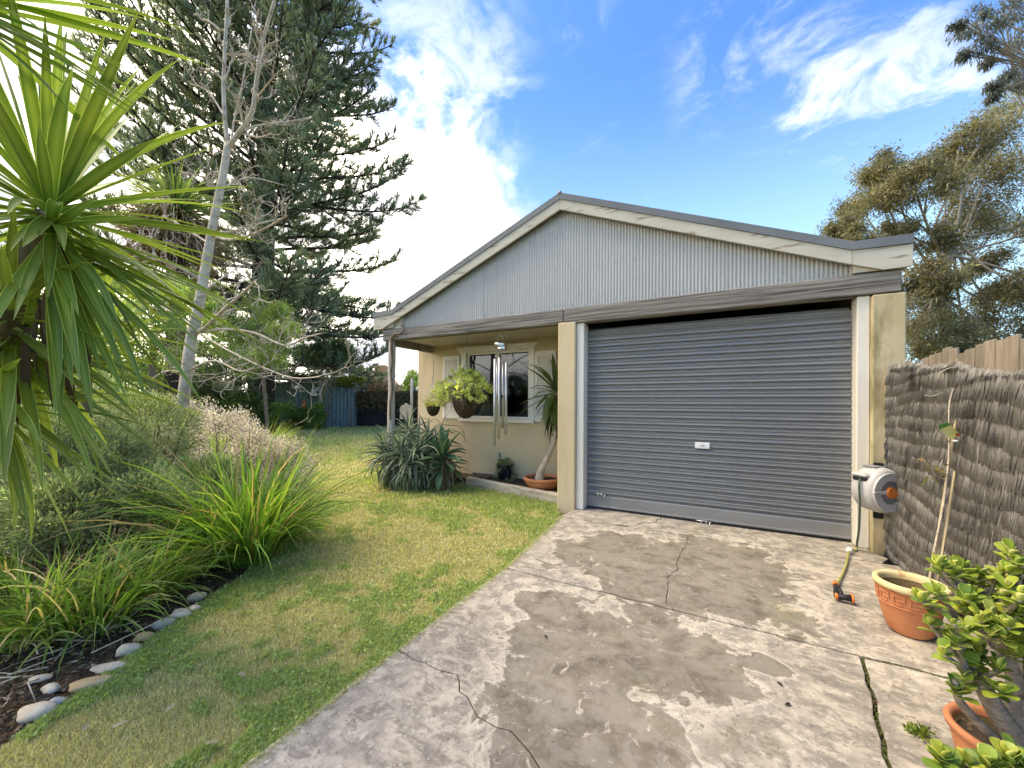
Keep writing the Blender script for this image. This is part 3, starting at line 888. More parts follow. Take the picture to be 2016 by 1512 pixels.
# ------------------------------------------------------------------ fences on the right
rng = np.random.default_rng(21)
FX = 2.83
bf = empty('brush_fence', (FX, -1.6, 0), 'grey brush fence in ragged thatch courses beside the pillar', 'fence')
ny = 26; Ys = np.linspace(-.16, -3.3, ny)
topz = np.interp(-Ys, [.1, .6, 1.0, 1.3, 1.85, 3.3], [1.66, 1.64, 1.58, 1.56, 1.46, 1.44])+.012*np.sin(Ys*9)+.008*np.sin(Ys*23+1)
course = .104
rows = 17
for r in range(rows):
    n = 1600
    y = -.12-3.2*rng.random(n)
    # courses sag and wave a little
    wave = .030*np.sin(y*2.3+r*.35)+.016*np.sin(y*6.1+r*.9)+.02*np.sin(y*.9)
    tile = np.floor((y+.03*np.sin(r*7.))/.115)
    tj = .012*np.sin(tile*12.9898+r*78.233)
    zb_ = r*course+wave+tj*.7+rng.normal(0, .009, n)-.01
    lim = np.interp(-y, -Ys, topz)
    top = np.minimum(zb_+.155+rng.normal(0, .012, n), lim+rng.normal(0, .010, n))
    ok = top > zb_+.02
    y, zb_, top = y[ok], zb_[ok], top[ok]; n = len(y)
    if n == 0: continue
    tj2 = .010*np.sin(np.floor(y/.115)*4.1+r*3.3)[..., None] if False else .009*np.sin(np.floor(y/.115)*4.1+r*3.3)
    xo = FX-.022+tj2*.45+rng.normal(0, .006, n)           # lower ends stand proud
    xi = FX-.006+rng.normal(0, .004, n)
    w = .0018+.0035*rng.random(n); lean = rng.normal(0, .006, n)
    a = np.stack([xo, y-w, zb_], -1); b = np.stack([xo-.004, y, zb_-.004], -1); c = np.stack([xo, y+w, zb_], -1); 
    d = np.stack([xi, y-w+lean, top], -1); e = np.stack([xi-.004, y+lean, top+.006], -1); f = np.stack([xi, y+w+lean, top], -1)
    bk = np.stack([xo+.016, y, zb_+.004], -1)
    V = np.stack([a, b, c, d, e, f, bk], 1)
    base = np.arange(n)[:, None]*7
    Fq = np.concatenate([base+np.array([0, 1, 4, 3]), base+np.array([1, 2, 5, 4])])
    Ft = np.concatenate([base+np.array([0, 6, 1]), base+np.array([1, 6, 2])])
    bulk('brush_course', V.reshape(-1, 3), [Fq, Ft], MAT['brush'], bf, kind='stuff')
m = MB(); m.box(FX-.002, FX+.03, -3.35, -.13, 0.0, 1.38); m.build('backing', MAT['brush'], bf)
m = MB()
for zz_ in (1.40, .85, .3): m.tube([(FX-.02, y_, zz_+.015*math.sin(y_*4)) for y_ in np.linspace(-.14, -3.3, 24)], .0022, 5)
m.build('tie_wire', MAT['steel'], bf)

pf = empty('paling_fence', (2.96, -1.6, 0), 'brown timber paling fence rising behind the brush fence', 'fence')
y_ = -.42; i = 0
while y_ > -3.2:
    w = .098+.012*rng.random(); h = 1.70+rng.normal(0, .012)+.02*math.sin(i*.9)-.0*i
    if i in (4,): h += .03
    m = MB(); m.box(2.945+.006*(i % 2), 2.962+.006*(i % 2), y_-w, y_, -.1, h, bev=.003)
    m.build('paling', MAT['paling'], pf); y_ -= w+.001+.004*rng.random(); i += 1
for zz_ in (.35, 1.35):
    m = MB(); m.box(2.969, 3.02, -3.25, -.42, zz_, zz_+.07); m.build('rail', MAT['paling'], pf)

# ------------------------------------------------------------------ hose reel, hose, nozzle
RX0, RX1, RYc, RZ, RR = 2.585, 2.80, -.285, .585, .165
reel = empty('hose_reel', (2.70, RYc, .40), 'grey wall-mounted garden hose reel with round orange hub button', 'hose reel')
# body: a drum lying along X, built as lofted rounded sections
m = MB(); secs = [(RX0, .60), (RX0+.012, .86), (RX0+.035, .97), (RX0+.08, 1.0), (RX1-.07, 1.02), (RX1-.03, .99), (RX1-.008, .92), (RX1, .82)]
nseg = 36; vs = []
for x, k in secs:
    for j in range(nseg):
        a = 2*math.pi*j/nseg
        cy, cz = math.cos(a), math.sin(a)
        r = RR*k
        yy = RYc+cy*r*1.0
        zz_ = RZ+cz*r*1.12
        if cz > .2: zz_ += .016*(cz-.2)           # flatter taller crown
        if cy > .55: yy = RYc+r*(.55+(cy-.55)*.5)  # flat towards the wall
        vs.append((x, yy, zz_))
fs = [(i*nseg+j, i*nseg+(j+1) % nseg, (i+1)*nseg+(j+1) % nseg, (i+1)*nseg+j) for i in range(len(secs)-1) for j in range(nseg)]
fs.append(tuple(range(nseg-1, -1, -1))); fs.append(tuple((len(secs)-1)*nseg+j for j in range(nseg)))
m.add(vs, [f[::-1] for f in fs], smooth=True); m.build('drum', MAT['reel'], reel)
def ring_x(m, x0_, x1_, r0, r1, n=32, yc=RYc, zc=RZ, sc=1.08):
    vs = []
    for x, r in ((x0_, r0), (x1_, r0), (x1_, r1), (x0_, r1)):
        for j in range(n):
            a = 2*math.pi*j/n; vs.append((x, yc+math.cos(a)*r, zc+math.sin(a)*r*sc))
    fs = [(i*n+j, i*n+(j+1) % n, ((i+1) % 4)*n+(j+1) % n, ((i+1) % 4)*n+j) for i in range(4) for j in range(n)]
    m.add(vs, fs, smooth=False)
m = MB(); ring_x(m, RX1-.004, RX1+.018, .092, .150); m.build('side_ring', MAT['reel'], reel)
m = MB(); ring_x(m, RX1-.004, RX1+.008, .001, .092); hub = m.build('hub_plate', MAT['reel_dark'], reel)
m = MB(); ring_x(m, RX1+.006, RX1+.030, .001, .042, 24); m.build('hub_button', MAT['orange'], hub)
m = MB(); m.box(RX1-.002, RX1+.022, RYc-.155, RYc+.09, RZ-.016, RZ+.016, bev=.008); m.build('hub_bar', MAT['reel'], reel)
# mouth at the front with lid
m = MB(); m.box(RX0+.034, RX1-.05, RYc-.160, RYc-.11, RZ+.078, RZ+.116, bev=.012); m.build('mouth', MAT['black'], reel)
m = MB(); m.box(RX0+.030, RX1-.045, RYc-.172, RYc-.05, RZ+.114, RZ+.148, bev=.016); m.build('lid', MAT['reel'], reel)
m = MB(); m.box(RX0+.03, RX1-.06, RYc-.06, RYc+.04, RZ+.194, RZ+.206, bev=.005); m.build('top_label', MAT['reel_dark'], reel)
m = MB(); m.box(2.72, 2.79, FY-.03, FY-.013, .30, .80, bev=.004); m.box(2.70, 2.82, RYc+.06, FY-.032, .42, .50, bev=.01); m.build('bracket', MAT['black'], reel)
m = MB(); m.tube([(2.80, -.165, .98), (2.815, -.17, .8), (2.825, -.17, .5), (2.835, -.18, .2), (2.845, -.20, -.03)], .013, 8); m.build('inlet_pipe', MAT['black'], reel)
bpy.context.view_layer.update()
_c, _s = math.cos(-1.02), math.sin(-1.02)
for o in [reel]+list(reel.children_recursive):
    if o is reel or o.name.startswith(('bracket', 'inlet_pipe')): continue
    if o.data is None: continue
    off_ = world_loc(o)
    for v in o.data.vertices:                            # the drum is swivelled on its bracket
        x, y = v.co.x+off_[0]-2.70, v.co.y+off_[1]-RYc
        v.co.x, v.co.y = 2.70+x*_c-y*_s-off_[0], RYc-.045+x*_s+y*_c-off_[1]
# hose
hp = [(2.585, RYc-.10, RZ+.098), (2.555, RYc-.15, RZ+.085), (2.550, RYc-.165, RZ+.02), (2.560, RYc-.14, RZ-.14), (2.585, RYc-.02, RZ-.35), (2.60, -.20, .10), (2.600, -.17, .02)]
hose = empty('garden_hose', (2.57, -.5, 0), 'thin green and yellow hose hanging from the reel to its nozzle', 'hose')
def smooth_path(pts, k=6):
    P = np.array(pts, float); out = []
    for i in range(len(P)-1):
        p0 = P[max(i-1, 0)]; p1 = P[i]; p2 = P[i+1]; p3 = P[min(i+2, len(P)-1)]
        for t_ in np.linspace(0, 1, k, endpoint=False):
            out.append(.5*((2*p1)+(-p0+p2)*t_+(2*p0-5*p1+4*p2-p3)*t_**2+(-p0+3*p1-3*p2+p3)*t_**3))
    out.append(P[-1]); return out
m = MB(); m.tube(smooth_path(hp), .0085, 8); m.build('hose_upper', MAT['hose'], hose)
ball = gp(1672, 1084, .03); nz0 = gp(1648, 1150, .02); nzp = gp(1643, 1163, .02)
m = MB(); m.tube(smooth_path([hp[-1], (2.575, -.24, .012), tuple(ball), tuple((ball*.5+nz0*.5)+np.array([.01, 0, -.01])), tuple(nz0)]), .0085, 8); m.build('hose_lower', MAT['hose_y'], hose)
m = MB(); m.lathe([(.002, -.026), (.018, -.02), (.026, 0), (.018, .02), (.002, .026)], tuple(ball+np.array([0, 0, .002])), 14); m.build('stop_ball', MAT['tag_w'], hose)
nzl = empty('spray_nozzle', tuple(gp(1660, 1175)), 'black and orange spray nozzle lying on the concrete', 'nozzle')
A = gp(1645, 1152, .022); B = gp(1648, 1174, .03); Cc = gp(1676, 1178, .035)
m = MB(); m.tube([A, A*.4+B*.6, B], [.015, .017, .018], 10); m.build('grip', MAT['black'], nzl)
m = MB(); m.tube([A+(A-B)*.28, A], [.016, .019], 10); m.build('hose_collar', MAT['orange'], nzl)
m = MB(); m.tube([B, B*.5+Cc*.5, Cc], [.019, .018, .024], 12); m.build('barrel', MAT['black'], nzl)
m = MB(); m.tube([Cc, Cc+(Cc-B)*.16], [.029, .031], 14); m.build('spray_ring', MAT['orange'], nzl)
m = MB(); m.tube([B-(Cc-B)*.15, B+(Cc-B)*.06], [.018, .020], 12); m.build('rear_cap', MAT['orange'], nzl)
T_ = B*.6+Cc*.4
m = MB(); m.tube([T_+np.array([0, 0, .012]), T_+np.array([-.004, .012, .035]), T_+np.array([-.012, .016, .055])], [.008, .007, .004], 6); m.build('trigger', MAT['black'], nzl)

# ------------------------------------------------------------------ wind chime
cy_ = -.03
top = yp(985, 661, cy_); top[2] = 2.337
chx = float(top[0])
ch = empty('wind_chime', tuple(top), 'long silver tube wind chime hanging from the grey beam', 'wind chime')
rz1 = float(yp(983, 678, cy_)[2]); rz2 = float(yp(988, 686, cy_)[2])
def hoop(name, z, r, tilt, dx):
    m = MB(); vs = []; n = 28
    for rr, zz_ in ((r, -.012), (r, .012), (r-.028, .012), (r-.028, -.012)):
        for j in range(n):
            a = 2*math.pi*j/n; vs.append((chx+dx+rr*math.cos(a), cy_+rr*math.sin(a), z+zz_+tilt*math.cos(a)*rr))
    m.add(vs, [(i*n+j, i*n+(j+1) % n, ((i+1) % 4)*n+(j+1) % n, ((i+1) % 4)*n+j) for i in range(4) for j in range(n)])
    m.build(name, MAT['steel'], ch)
hoop('hoop', rz1, .092, -.12, 0.0); hoop('hoop', rz2, .070, .10, .03)
tubes = [(974.5, 707, 878), (983, 705, 864), (979, 712, 830), (990.5, 717, 843), (996.5, 713, 855)]
offs = [-.05, -.06, .06, .05, -.02]
for (u, va, vb), dy in zip(tubes, offs):
    a = yp(u, va, cy_+dy); b = yp(u, vb, cy_+dy); r = .0185; n = 14
    m = MB(); vs = []
    for rr, zz_ in ((r, b[2]), (r, a[2]), (r-.003, a[2]), (r-.003, b[2])):
        for j in range(n):
            an = 2*math.pi*j/n; vs.append((a[0]+rr*math.cos(an), cy_+dy+rr*math.sin(an), zz_))
    m.add(vs, [(i*n+j, i*n+(j+1) % n, ((i+1) % 4)*n+(j+1) % n, ((i+1) % 4)*n+j) for i in range(4) for j in range(n)], smooth=True)
    tb = m.build('tube', MAT['chime'], ch)
    m = MB(); m.tube([(a[0], cy_+dy, a[2]-.01), (chx+.6*(a[0]-chx), cy_+dy*.9, rz1)], .0016, 4); m.build('cord', MAT['string'], tb)
m = MB()
for dx, dy in ((-.085, 0), (.085, 0), (0, -.085), (0, .085)): m.tube([(chx, cy_, 2.337), (chx+dx, cy_+dy, rz1)], .0022, 4)
m.tube([(chx, cy_, rz1), (chx, cy_, 1.35)], .0016, 4)
m.tube([(chx+.02, cy_+.02, 2.337), (chx+.10, cy_+.05, 2.2), (chx+.20, cy_+.1, 2.1), (chx+.30, cy_+.12, 2.13), (chx+.36, cy_+.1, 2.2)], .002, 4)
m.build('cords', MAT['string'], ch)
m = MB(); m.lathe([(.002, -.02), (.04, -.016), (.042, 0), (.04, .016), (.002, .02)], (chx+.0, cy_, 1.42), 16); m.build('striker', MAT['black'], ch)
m = MB(); m.tube([(chx, cy_, 1.40), (chx, cy_, 1.05)], .0016, 4); m.build('sail_cord', MAT['string'], ch)

# ------------------------------------------------------------------ pots
def pot(name, label, prof, c, mats, n=40, soil_z=None, soil_r=None):
    t = empty(name, c, label, 'pot')
    ib = 6 if len(prof['body']) > 9 else 4
    m = MB(); m.lathe(prof['body'][:ib+1], c, n); m.build('body', mats[0], t)
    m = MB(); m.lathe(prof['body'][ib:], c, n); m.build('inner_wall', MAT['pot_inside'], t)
    m = MB(); m.lathe(prof['rim'], c, n); m.build('rim', mats[1], t)
    if soil_z is not None:
        m = MB(); rg = np.random.default_rng(2); vs = [(c[0], c[1], c[2]+soil_z+.01)]; k = 24
        for rr in (.33, .66, 1.0):
            for j in range(k):
                a = 2*math.pi*j/k; vs.append((c[0]+soil_r*rr*math.cos(a), c[1]+soil_r*rr*math.sin(a), c[2]+soil_z+rg.normal(0, .006)))
        fs = [(0, 1+j, 1+(j+1) % k) for j in range(k)]+[(1+i*k+j, 1+(i+1)*k+j, 1+(i+1)*k+(j+1) % k, 1+i*k+(j+1) % k) for i in range(2) for j in range(k)]
        m.add(vs, fs, smooth=True); m.build('potting_soil', MAT['soil'], t)
    return t
PC = (2.475, -1.70, 0.0); H_, R_ = .335, .178
body = [(.001, 0), (.098, 0), (.112, .015), (.138, .10), (.158, .19), (.166, .26), (.168, .292), (.150, .292), (.140, .20), (.12, .06), (.001, .05)]
PK = .88
rim = [(.166, .290), (.182, .296), (.187, .312), (.184, .330), (.172, .338), (.156, .332), (.150, .315), (.149, .290)]
body = [(r*PK, z*PK) for r, z in body]; rim = [(r*PK, z*PK) for r, z in rim]
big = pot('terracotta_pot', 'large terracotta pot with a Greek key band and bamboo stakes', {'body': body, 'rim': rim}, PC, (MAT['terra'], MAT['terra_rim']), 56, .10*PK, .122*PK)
# greek key band in relief
def pot_r(z):
    return PK*float(np.interp(z/PK, [.0, .015, .10, .19, .26, .292], [.098, .112, .138, .158, .166, .168]))
def key_bar(m, a0, a1, z0_, z1_):
    vs = []; k = 3
    for a in np.linspace(a0, a1, k):
        for z in (z0_, z1_):
            for d in (-.002, .0055):
                r = pot_r(z)+d; vs.append((PC[0]+r*math.cos(a), PC[1]+r*math.sin(a), z))
    fs = []
    for i in range(k-1):
        b = i*4
        fs += [(b+1, b+5, b+7, b+3), (b+3, b+7, b+6, b+2), (b, b+4, b+5, b+1)]
    fs += [(0, 1, 3, 2), (4*k-4, 4*k-2, 4*k-1, 4*k-3)]
    m.add(vs, fs)
nk = 13
for i in range(nk):
    a = 2*math.pi*i/nk; s_ = 2*math.pi/nk
    m = MB(); w_ = .009; r_ = .16; da = w_/r_
    zA, zB = .205*PK, .272*PK
    L0, L1 = a+.08*s_, a+.86*s_
    key_bar(m, L0, L1, zB-w_, zB); key_bar(m, L0, L0+da, zA, zB-w_); key_bar(m, L0+da, L1-.18*s_, zA, zA+w_)
    key_bar(m, L1-da, L1, zA+.024, zB-w_); key_bar(m, L1-.48*s_, L1-da, zA+.024, zA+.024+w_)
    m.build('key_motif', MAT['terra'], big)
for z in (.190*PK, .283*PK):
    m = MB(); r = pot_r(z); m.tube([(PC[0]+(r+.002)*math.cos(a), PC[1]+(r+.002)*math.sin(a), z) for a in np.linspace(0, 2*math.pi, 49)], .004, 6, caps=False); m.build('band', MAT['terra'], big)
# stakes and the bare plant tied to them
st = empty('bamboo_stake', (2.5, -1.68, .2), 'pair of pale bamboo stakes leaning in the big pot', 'stake')
s0 = gp(1834, 1150, .22); dpt = float((s0-CAM)@CF)
for (ub, vb, ut, vt, dd) in ((1832, 1150, 1885, 805, .02), (1845, 1150, 1897, 822, -.02)):
    a = at(ub, vb, dpt+dd); b = at(ut, vt, dpt+.10-dd)
    m = MB(); kk = 9
    pts = [a+(b-a)*t_ for t_ in np.linspace(0, 1, kk)]
    m.tube(pts, [.0065+(.0012 if j % 3 == 0 else 0) for j in range(kk)], 8); m.build('cane', MAT['bamboo'], st)
sap = empty('bare_sapling', tuple(s0), 'leafless young plant tied to the bamboo stakes', 'plant')
rg = np.random.default_rng(4)
m = MB()
main = [at(u, v, dpt+d_) for u, v, d_ in ((1828, 1155, 0), (1840, 1080, .02), (1858, 990, .04), (1868, 900, .06), (1868, 850, .07), (1870, 790, .08), (1884, 750, .09), (1896, 725, .1))]
m.tube(smooth_path(main, 4), np.linspace(.0065, .003, len(main)*4-3), 6)
for br in (((1862, 945), (1845, 938), (1830, 920), (1820, 905)), ((1862, 935), (1850, 925), (1856, 905)), ((1868, 870), (1850, 850), (1845, 835)), ((1845, 750), (1850, 735), (1868, 725), (1880, 722), (1885, 705)), ((1845, 925), (1825, 915), (1815, 900)),
           ((1820, 778), (1835, 780), (1850, 775))):
    P_ = [at(u, v, dpt+.05-.02*i) for i, (u, v) in enumerate(br)]
    m.tube(smooth_path(P_, 3), np.linspace(.0035, .0015, len(P_)*3-2), 5)
m.build('stem', MAT['bark_pale'], sap)
q = []
for i in range(26):
    u, v = [(1835, 940), (1820, 910), (1850, 930), (1845, 925)][i % 4]
    q.append(at(u+rg.normal(0, 8), v+rg.normal(0, 8), dpt+.03))
V = leaf_quads(np.array(q), rg.normal(size=(26, 3))+[0, 0, -.5], .02+.015*rg.random(26), .012+.006*rg.random(26), rg)
bulk('leaves', V.reshape(-1, 3), quads(26), MAT['leaf'], sap, np.repeat(palette([(.16, .20, .05), (.30, .24, .10)], 26, rg), 4, 0), 'stuff')
# plant tag
tg = empty('plant_tag', tuple(at(1862, 850, dpt)), 'yellow and green plant tag tied to the stakes', 'plant tag')
tA, tB, tC, tD = (at(1845, 838, dpt-.02), at(1866, 831, dpt-.02), at(1890, 855, dpt-.015), at(1874, 866, dpt-.015))
def slab4(a, b, c, d, th=.0012):
    n_ = unit(np.cross(b-a, d-a)); m = MB()
    vs = [a, b, c, d, a+n_*th, b+n_*th, c+n_*th, d+n_*th]
    m.add(vs, [(0, 3, 2, 1), (4, 5, 6, 7), (0, 1, 5, 4), (1, 2, 6, 5), (2, 3, 7, 6), (3, 0, 4, 7)]); return m
slab4(tA, tB, tB+(tC-tB)*.24, tA+(tD-tA)*.24).build('tag_header', MAT['tag_g'], tg)
slab4(tA+(tD-tA)*.25, tB+(tC-tB)*.25, tC, tD).build('tag_card', MAT['tag_y'], tg)
e_ = (tC+tD)/2; f_ = (tA+tB)/2; n_ = unit(np.cross(tB-tA, tD-tA)); n_ = n_ if n_@(CAM-e_) > 0 else -n_
c0 = tA*.12+tB*.08+tC*.45+tD*.35+n_*.003
slab4(c0+(tB-tA)*.12, c0+(tB-tA)*.36, c0+(tB-tA)*.36+(tC-tB)*.2, c0+(tB-tA)*.12+(tC-tB)*.2).build('print_mark', MAT['red'], tg)
m = MB(); cc_ = at(1881, 868, dpt-.03); m.lathe([(.001, -.006), (.012, -.005), (.014, 0), (.012, .005), (.001, .006)], tuple(cc_), 14); m.build('tie_disc', MAT['tag_w'], tg)

# ------------------------------------------------------------------ plants near the house
def blade(L, W, droop, seg=7, fold=.22, prof=None, cmid=(.06, .13, .02), cedge=(.25, .30, .08), thick=0.0, el0=0.0, tipc=None, ctip=None):
    """leaf along +X with its upper side +Z, base at the origin, bending down by droop radians"""
    s = np.linspace(0, 1, seg+1)
    w = (np.interp(s, [0, .12, .45, .8, 1], [.6, .8, 1, .55, .03]) if prof is None else np.interp(s, *prof))*W*.5
    x = z = 0.0; vs = []; cs = []
    k = 5 if thick else 5
    for i in range(seg+1):
        a = el0-droop*s[i]**1.3
        nx, nz = -math.sin(a), math.cos(a)
        f = w[i]*fold*2
        row = [(-1.0, f), (-.82, f*.82), (0, 0), (.82, f*.82), (1.0, f)]
        for yy, h in row:
            vs.append((x+nx*h, yy*w[i], z+nz*h))
        t_ = s[i]
        mid = tuple(np.array(cmid)*(1-.25*t_))
        ed = cedge
        cm = tuple(np.array(mid)*.7+np.array(ed)*.3)
        if ctip is not None and t_ > .85: mid = ed = cm = ctip
        cs += [ed, mid, cm if not thick else mid, mid, ed]
        if thick:
            th = thick*(1-t_*.85)*min(1, w[i]/(W*.2))
            vs.append((x-nx*th, 0, z-nz*th)); cs.append(tuple(np.array(mid)*.9))
        ds = L/seg; x += math.cos(a)*ds; z += math.sin(a)*ds
    kk = 6 if thick else 5
    fs = []
    for i in range(seg):
        for j in range(4): fs.append((i*kk+j, (i+1)*kk+j, (i+1)*kk+j+1, i*kk+j+1))
        if thick:
            fs.append((i*kk+5, (i+1)*kk+5, (i+1)*kk, i*kk)); fs.append((i*kk+4, (i+1)*kk+4, (i+1)*kk+5, i*kk+5))
    m = MB(); m.add(vs, fs, cs, True)
    return m
def place_leaf(name, me, mat, parent, base, az, el, roll=0.0, scale=1.0):
    o = bpy.data.objects.new(name, me); COL.objects.link(o)
    if len(me.materials) == 0: me.materials.append(mat)
    o.parent = parent
    R_ = Matrix.Rotation(az, 3, 'Z') @ Matrix.Rotation(-el, 3, 'Y') @ Matrix.Rotation(roll, 3, 'X')
    o.rotation_mode = 'QUATERNION'; o.rotation_quaternion = R_.to_quaternion()
    o.location = tuple(np.array(base)-world_loc(parent)); o.scale = (scale,)*3
    return o
def rosette(parent, c, n, meshes, mat, rg, el0=1.45, el1=-.5, r0=.03, h=.12, axis=None, name='leaf', s=(.8, 1.1), az_c=None, az_w=None, power=1.0):
    ga = 2.399963
    for i in range(n):
        f = i/max(1, n-1)
        az = i*ga+rg.normal(0, .12)
        if az_c is not None: az = az_c+rg.uniform(-az_w, az_w)
        el = el0+(el1-el0)*f**power+rg.normal(0, .08)
        b = np.array(c)+np.array([math.cos(az)*r0, math.sin(az)*r0, h*(1-f)-h*.5])
        place_leaf(name, meshes[int(rg.integers(len(meshes)))], mat, parent, b, az, el, rg.normal(0, .15), rg.uniform(*s))

# bed edging, mat, soil
sl_a = gp(917, 940, .10); sl_b = gp(1098, 974, .10)
d_ = unit(sl_b-sl_a); n_ = np.array([-d_[1], d_[0], 0])
m = MB(); k = 14; vs = []
rg = np.random.default_rng(6)
for i in range(k+1):
    p = sl_a+(sl_b-sl_a)*i/k
    for (o_, z) in ((0, -.1), (0, .092), (.012, .104), (.085, .106), (.095, .095), (.095, -.1)):
        q = p+n_*(o_+rg.normal(0, .0025)); vs.append((q[0], q[1], z+(rg.normal(0, .003) if z > 0 else 0)))
fs = [(i*6+j, i*6+(j+1) % 6, (i+1)*6+(j+1) % 6, (i+1)*6+j) for i in range(k) for j in range(6)]+[tuple(range(5, -1, -1)), tuple(k*6+j for j in range(6))]
m.add(vs, [f[::-1] for f in fs]); tag(m.build('timber_sleeper', MAT['sleeper']), 'silvered timber sleeper edging the bed below the window', 'sleeper')
m = MB()
bp = [tuple((sl_a+n_*.05)[:2]), tuple((sl_b+n_*.05)[:2]), (-.34, .16), (-.34, .995), (-3.6, .995), (-3.5, .42), (-2.7, .40)]
m.prism_z(bp, -.08, .075); tag(m.build('raised_bed', MAT['soil']), 'raised soil bed under the window', 'garden bed', kind='structure')
q0 = [gp(928, 930, .09), gp(965, 921, .09), gp(985, 931, .09), gp(955, 945, .09)]
m = MB(); m.prism_z([tuple(p[:2]) for p in q0[::-1]], .078, .10); tag(m.build('dark_paver', MAT['mat_dark']), 'dark flat paver lying on the soil left of the navy pot', 'paver')

# terracotta bowl and its cane yucca
bc = gp(1066, 950, .16); BW = (float(bc[0]), float(bc[1])+.03, .07)
BS = 1.14
bprof = [(.001, 0), (.13, 0), (.16, .012), (.215, .07), (.232, .11), (.205, .11), (.18, .05), (.001, .03)]
brim = [(.230, .108), (.243, .112), (.246, .130), (.240, .146), (.228, .150), (.216, .143), (.212, .110)]
bprof = [(r*BS, z*BS) for r, z in bprof]; brim = [(r*BS, z*BS) for r, z in brim]
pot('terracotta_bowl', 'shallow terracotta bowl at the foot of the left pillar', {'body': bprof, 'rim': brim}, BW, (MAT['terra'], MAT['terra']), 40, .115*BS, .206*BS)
dpb = float((np.array(BW)-CAM)@CF)
cane = empty('cane_yucca', (BW[0], BW[1], .19), 'cane yucca with drooping sword leaves in the terracotta bowl', 'yucca')
tp = [at(u, v, dpb+d_) for u, v, d_ in ((1062, 944, 0), (1066, 925, 0), (1078, 900, .02), (1090, 870, .05), (1094, 840, .08), (1095, 800, .1), (1095, 775, .1))]
m = MB(); m.tube(smooth_path(tp, 5), np.concatenate([np.linspace(.075, .042, 8), np.linspace(.041, .03, len(tp)*5-4-8)]), 10); m.build('trunk', MAT['bark_pale'], cane)
rg = np.random.default_rng(12)
cm_ = [blade(.50, .066, d_, 6, .18, None, (.085, .14, .05), (.20, .27, .11)).mesh('sword_leaf') for d_ in (.5, .9, 1.4)]
cdk = [blade(.46, .036, d_, 5, .3, None, (.04, .03, .025), (.07, .05, .04)).mesh('dead_leaf') for d_ in (.3, .7)]
hd_ = tp[-1]
rosette(cane, hd_, 46, cm_, MAT['leaf'], rg, 1.5, -.9, .025, .18, s=(.9, 1.25), name='sword_leaf', power=.8)
rosette(cane, tp[-2], 16, cm_, MAT['leaf'], rg, -.5, -1.2, .03, .1, s=(.7, .95), name='sword_leaf')
rosette(cane, tp[-2]+np.array([0, 0, -.05]), 22, cdk, MAT['dry'], rg, -1.0, -1.45, .03, .2, s=(.7, 1.1), name='dead_leaf')

# navy pot with trailing succulent
kc = gp(989, 943, .08); KP = (float(kc[0]), float(kc[1])+.08, .078)
KS = 1.2
kprof = [(.001, 0), (.075, 0), (.088, .02), (.110, .11), (.113, .175), (.102, .175), (.10, .15), (.001, .145)]
krim = [(.112, .172), (.122, .176), (.124, .190), (.116, .196), (.104, .190), (.103, .172)]
kprof = [(r*KS, z*KS) for r, z in kprof]; krim = [(r*KS, z*KS) for r, z in krim]
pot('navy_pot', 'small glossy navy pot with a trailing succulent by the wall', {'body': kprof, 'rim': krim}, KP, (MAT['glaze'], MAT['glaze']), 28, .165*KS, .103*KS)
suc = empty('trailing_succulent', (KP[0], KP[1], KP[2]+.16), 'leafy succulent spilling over the navy pot', 'succulent')
rg = np.random.default_rng(15)
ovp = ([0, .15, .5, .8, 1], [.25, .5, 1, .95, .15])
sm_ = [blade(.075, .045, d_, 5, .12, ovp, (.20, .30, .11), (.34, .42, .19), .006).mesh('round_leaf') for d_ in (.3, .8)]
m = MB()
heads = [(0, -.03, .22, 12), (.06, -.02, .21, 10), (-.06, .0, .20, 9), (.02, .05, .22, 9), (.09, .02, .17, 7), (-.10, -.06, -.02, 9), (.10, -.08, -.03, 10), (.17, -.05, -.03, 8), (-.14, -.04, .0, 7), (-.02, -.115, .10, 5), (.15, .02, .05, 6)]
for hx_, hy_, hz_, n in heads:
    c = np.array(KP)+np.array([hx_*1.2, hy_*1.2-.02, hz_*1.2])
    m.tube(smooth_path([np.array(KP)+[hx_*.2, hy_*.2, .17], np.array(KP)+[hx_*.9, hy_*.9, max(hz_, .17)+.02], c], 3), .005, 5)
    rosette(suc, c, n, sm_, MAT['leaf_thick'], rg, 1.1, -.3, .008, .02, name='round_leaf', s=(.9, 1.3))
m.build('stem', MAT['stem'], suc)

# aloes and the soft agave at the veranda corner
al_mid, al_edge = (.15, .21, .12), (.32, .38, .25)
aloe_m = [blade(.46, .044, d_, 7, .35, ([0, .1, .5, .8, 1], [.9, 1, .75, .4, .02]), al_mid, al_edge, .009).mesh('aloe_leaf') for d_ in (.5, 1.0, 1.5, 1.9)]
aloe_dead = [blade(.40, .022, d_, 6, .3, None, (.16, .095, .055), (.22, .14, .08), 0).mesh('dried_leaf') for d_ in (1.0, 2.0)]
rg = np.random.default_rng(33)
spots = [(790, 893, -.60, 1.0, ''), (824, 890, -.48, 1.05, ''), (757, 892, -.56, .9, ''), (805, 915, -.66, .8, ''), (845, 868, -.15, .9, ''), (772, 918, -.66, .7, ''), (858, 885, -.25, .85, ''), (805, 855, -.10, .9, ''), (835, 928, -.50, .6, '')]
labs = ['grey-green aloe rosette with long pale centre leaves, third from the left', 'largest pale aloe rosette in the middle of the clump by the veranda post', 'aloe rosette hiding the foot of the veranda post', 'low aloe rosette at the front of the clump', 'tall aloe rosette at the back against the wall', 'small aloe rosette at the far left edge of the clump', 'aloe rosette beside the broad-leaved agave', 'upright aloe rosette behind the clump beside the post', 'smallest aloe rosette at the grass edge']
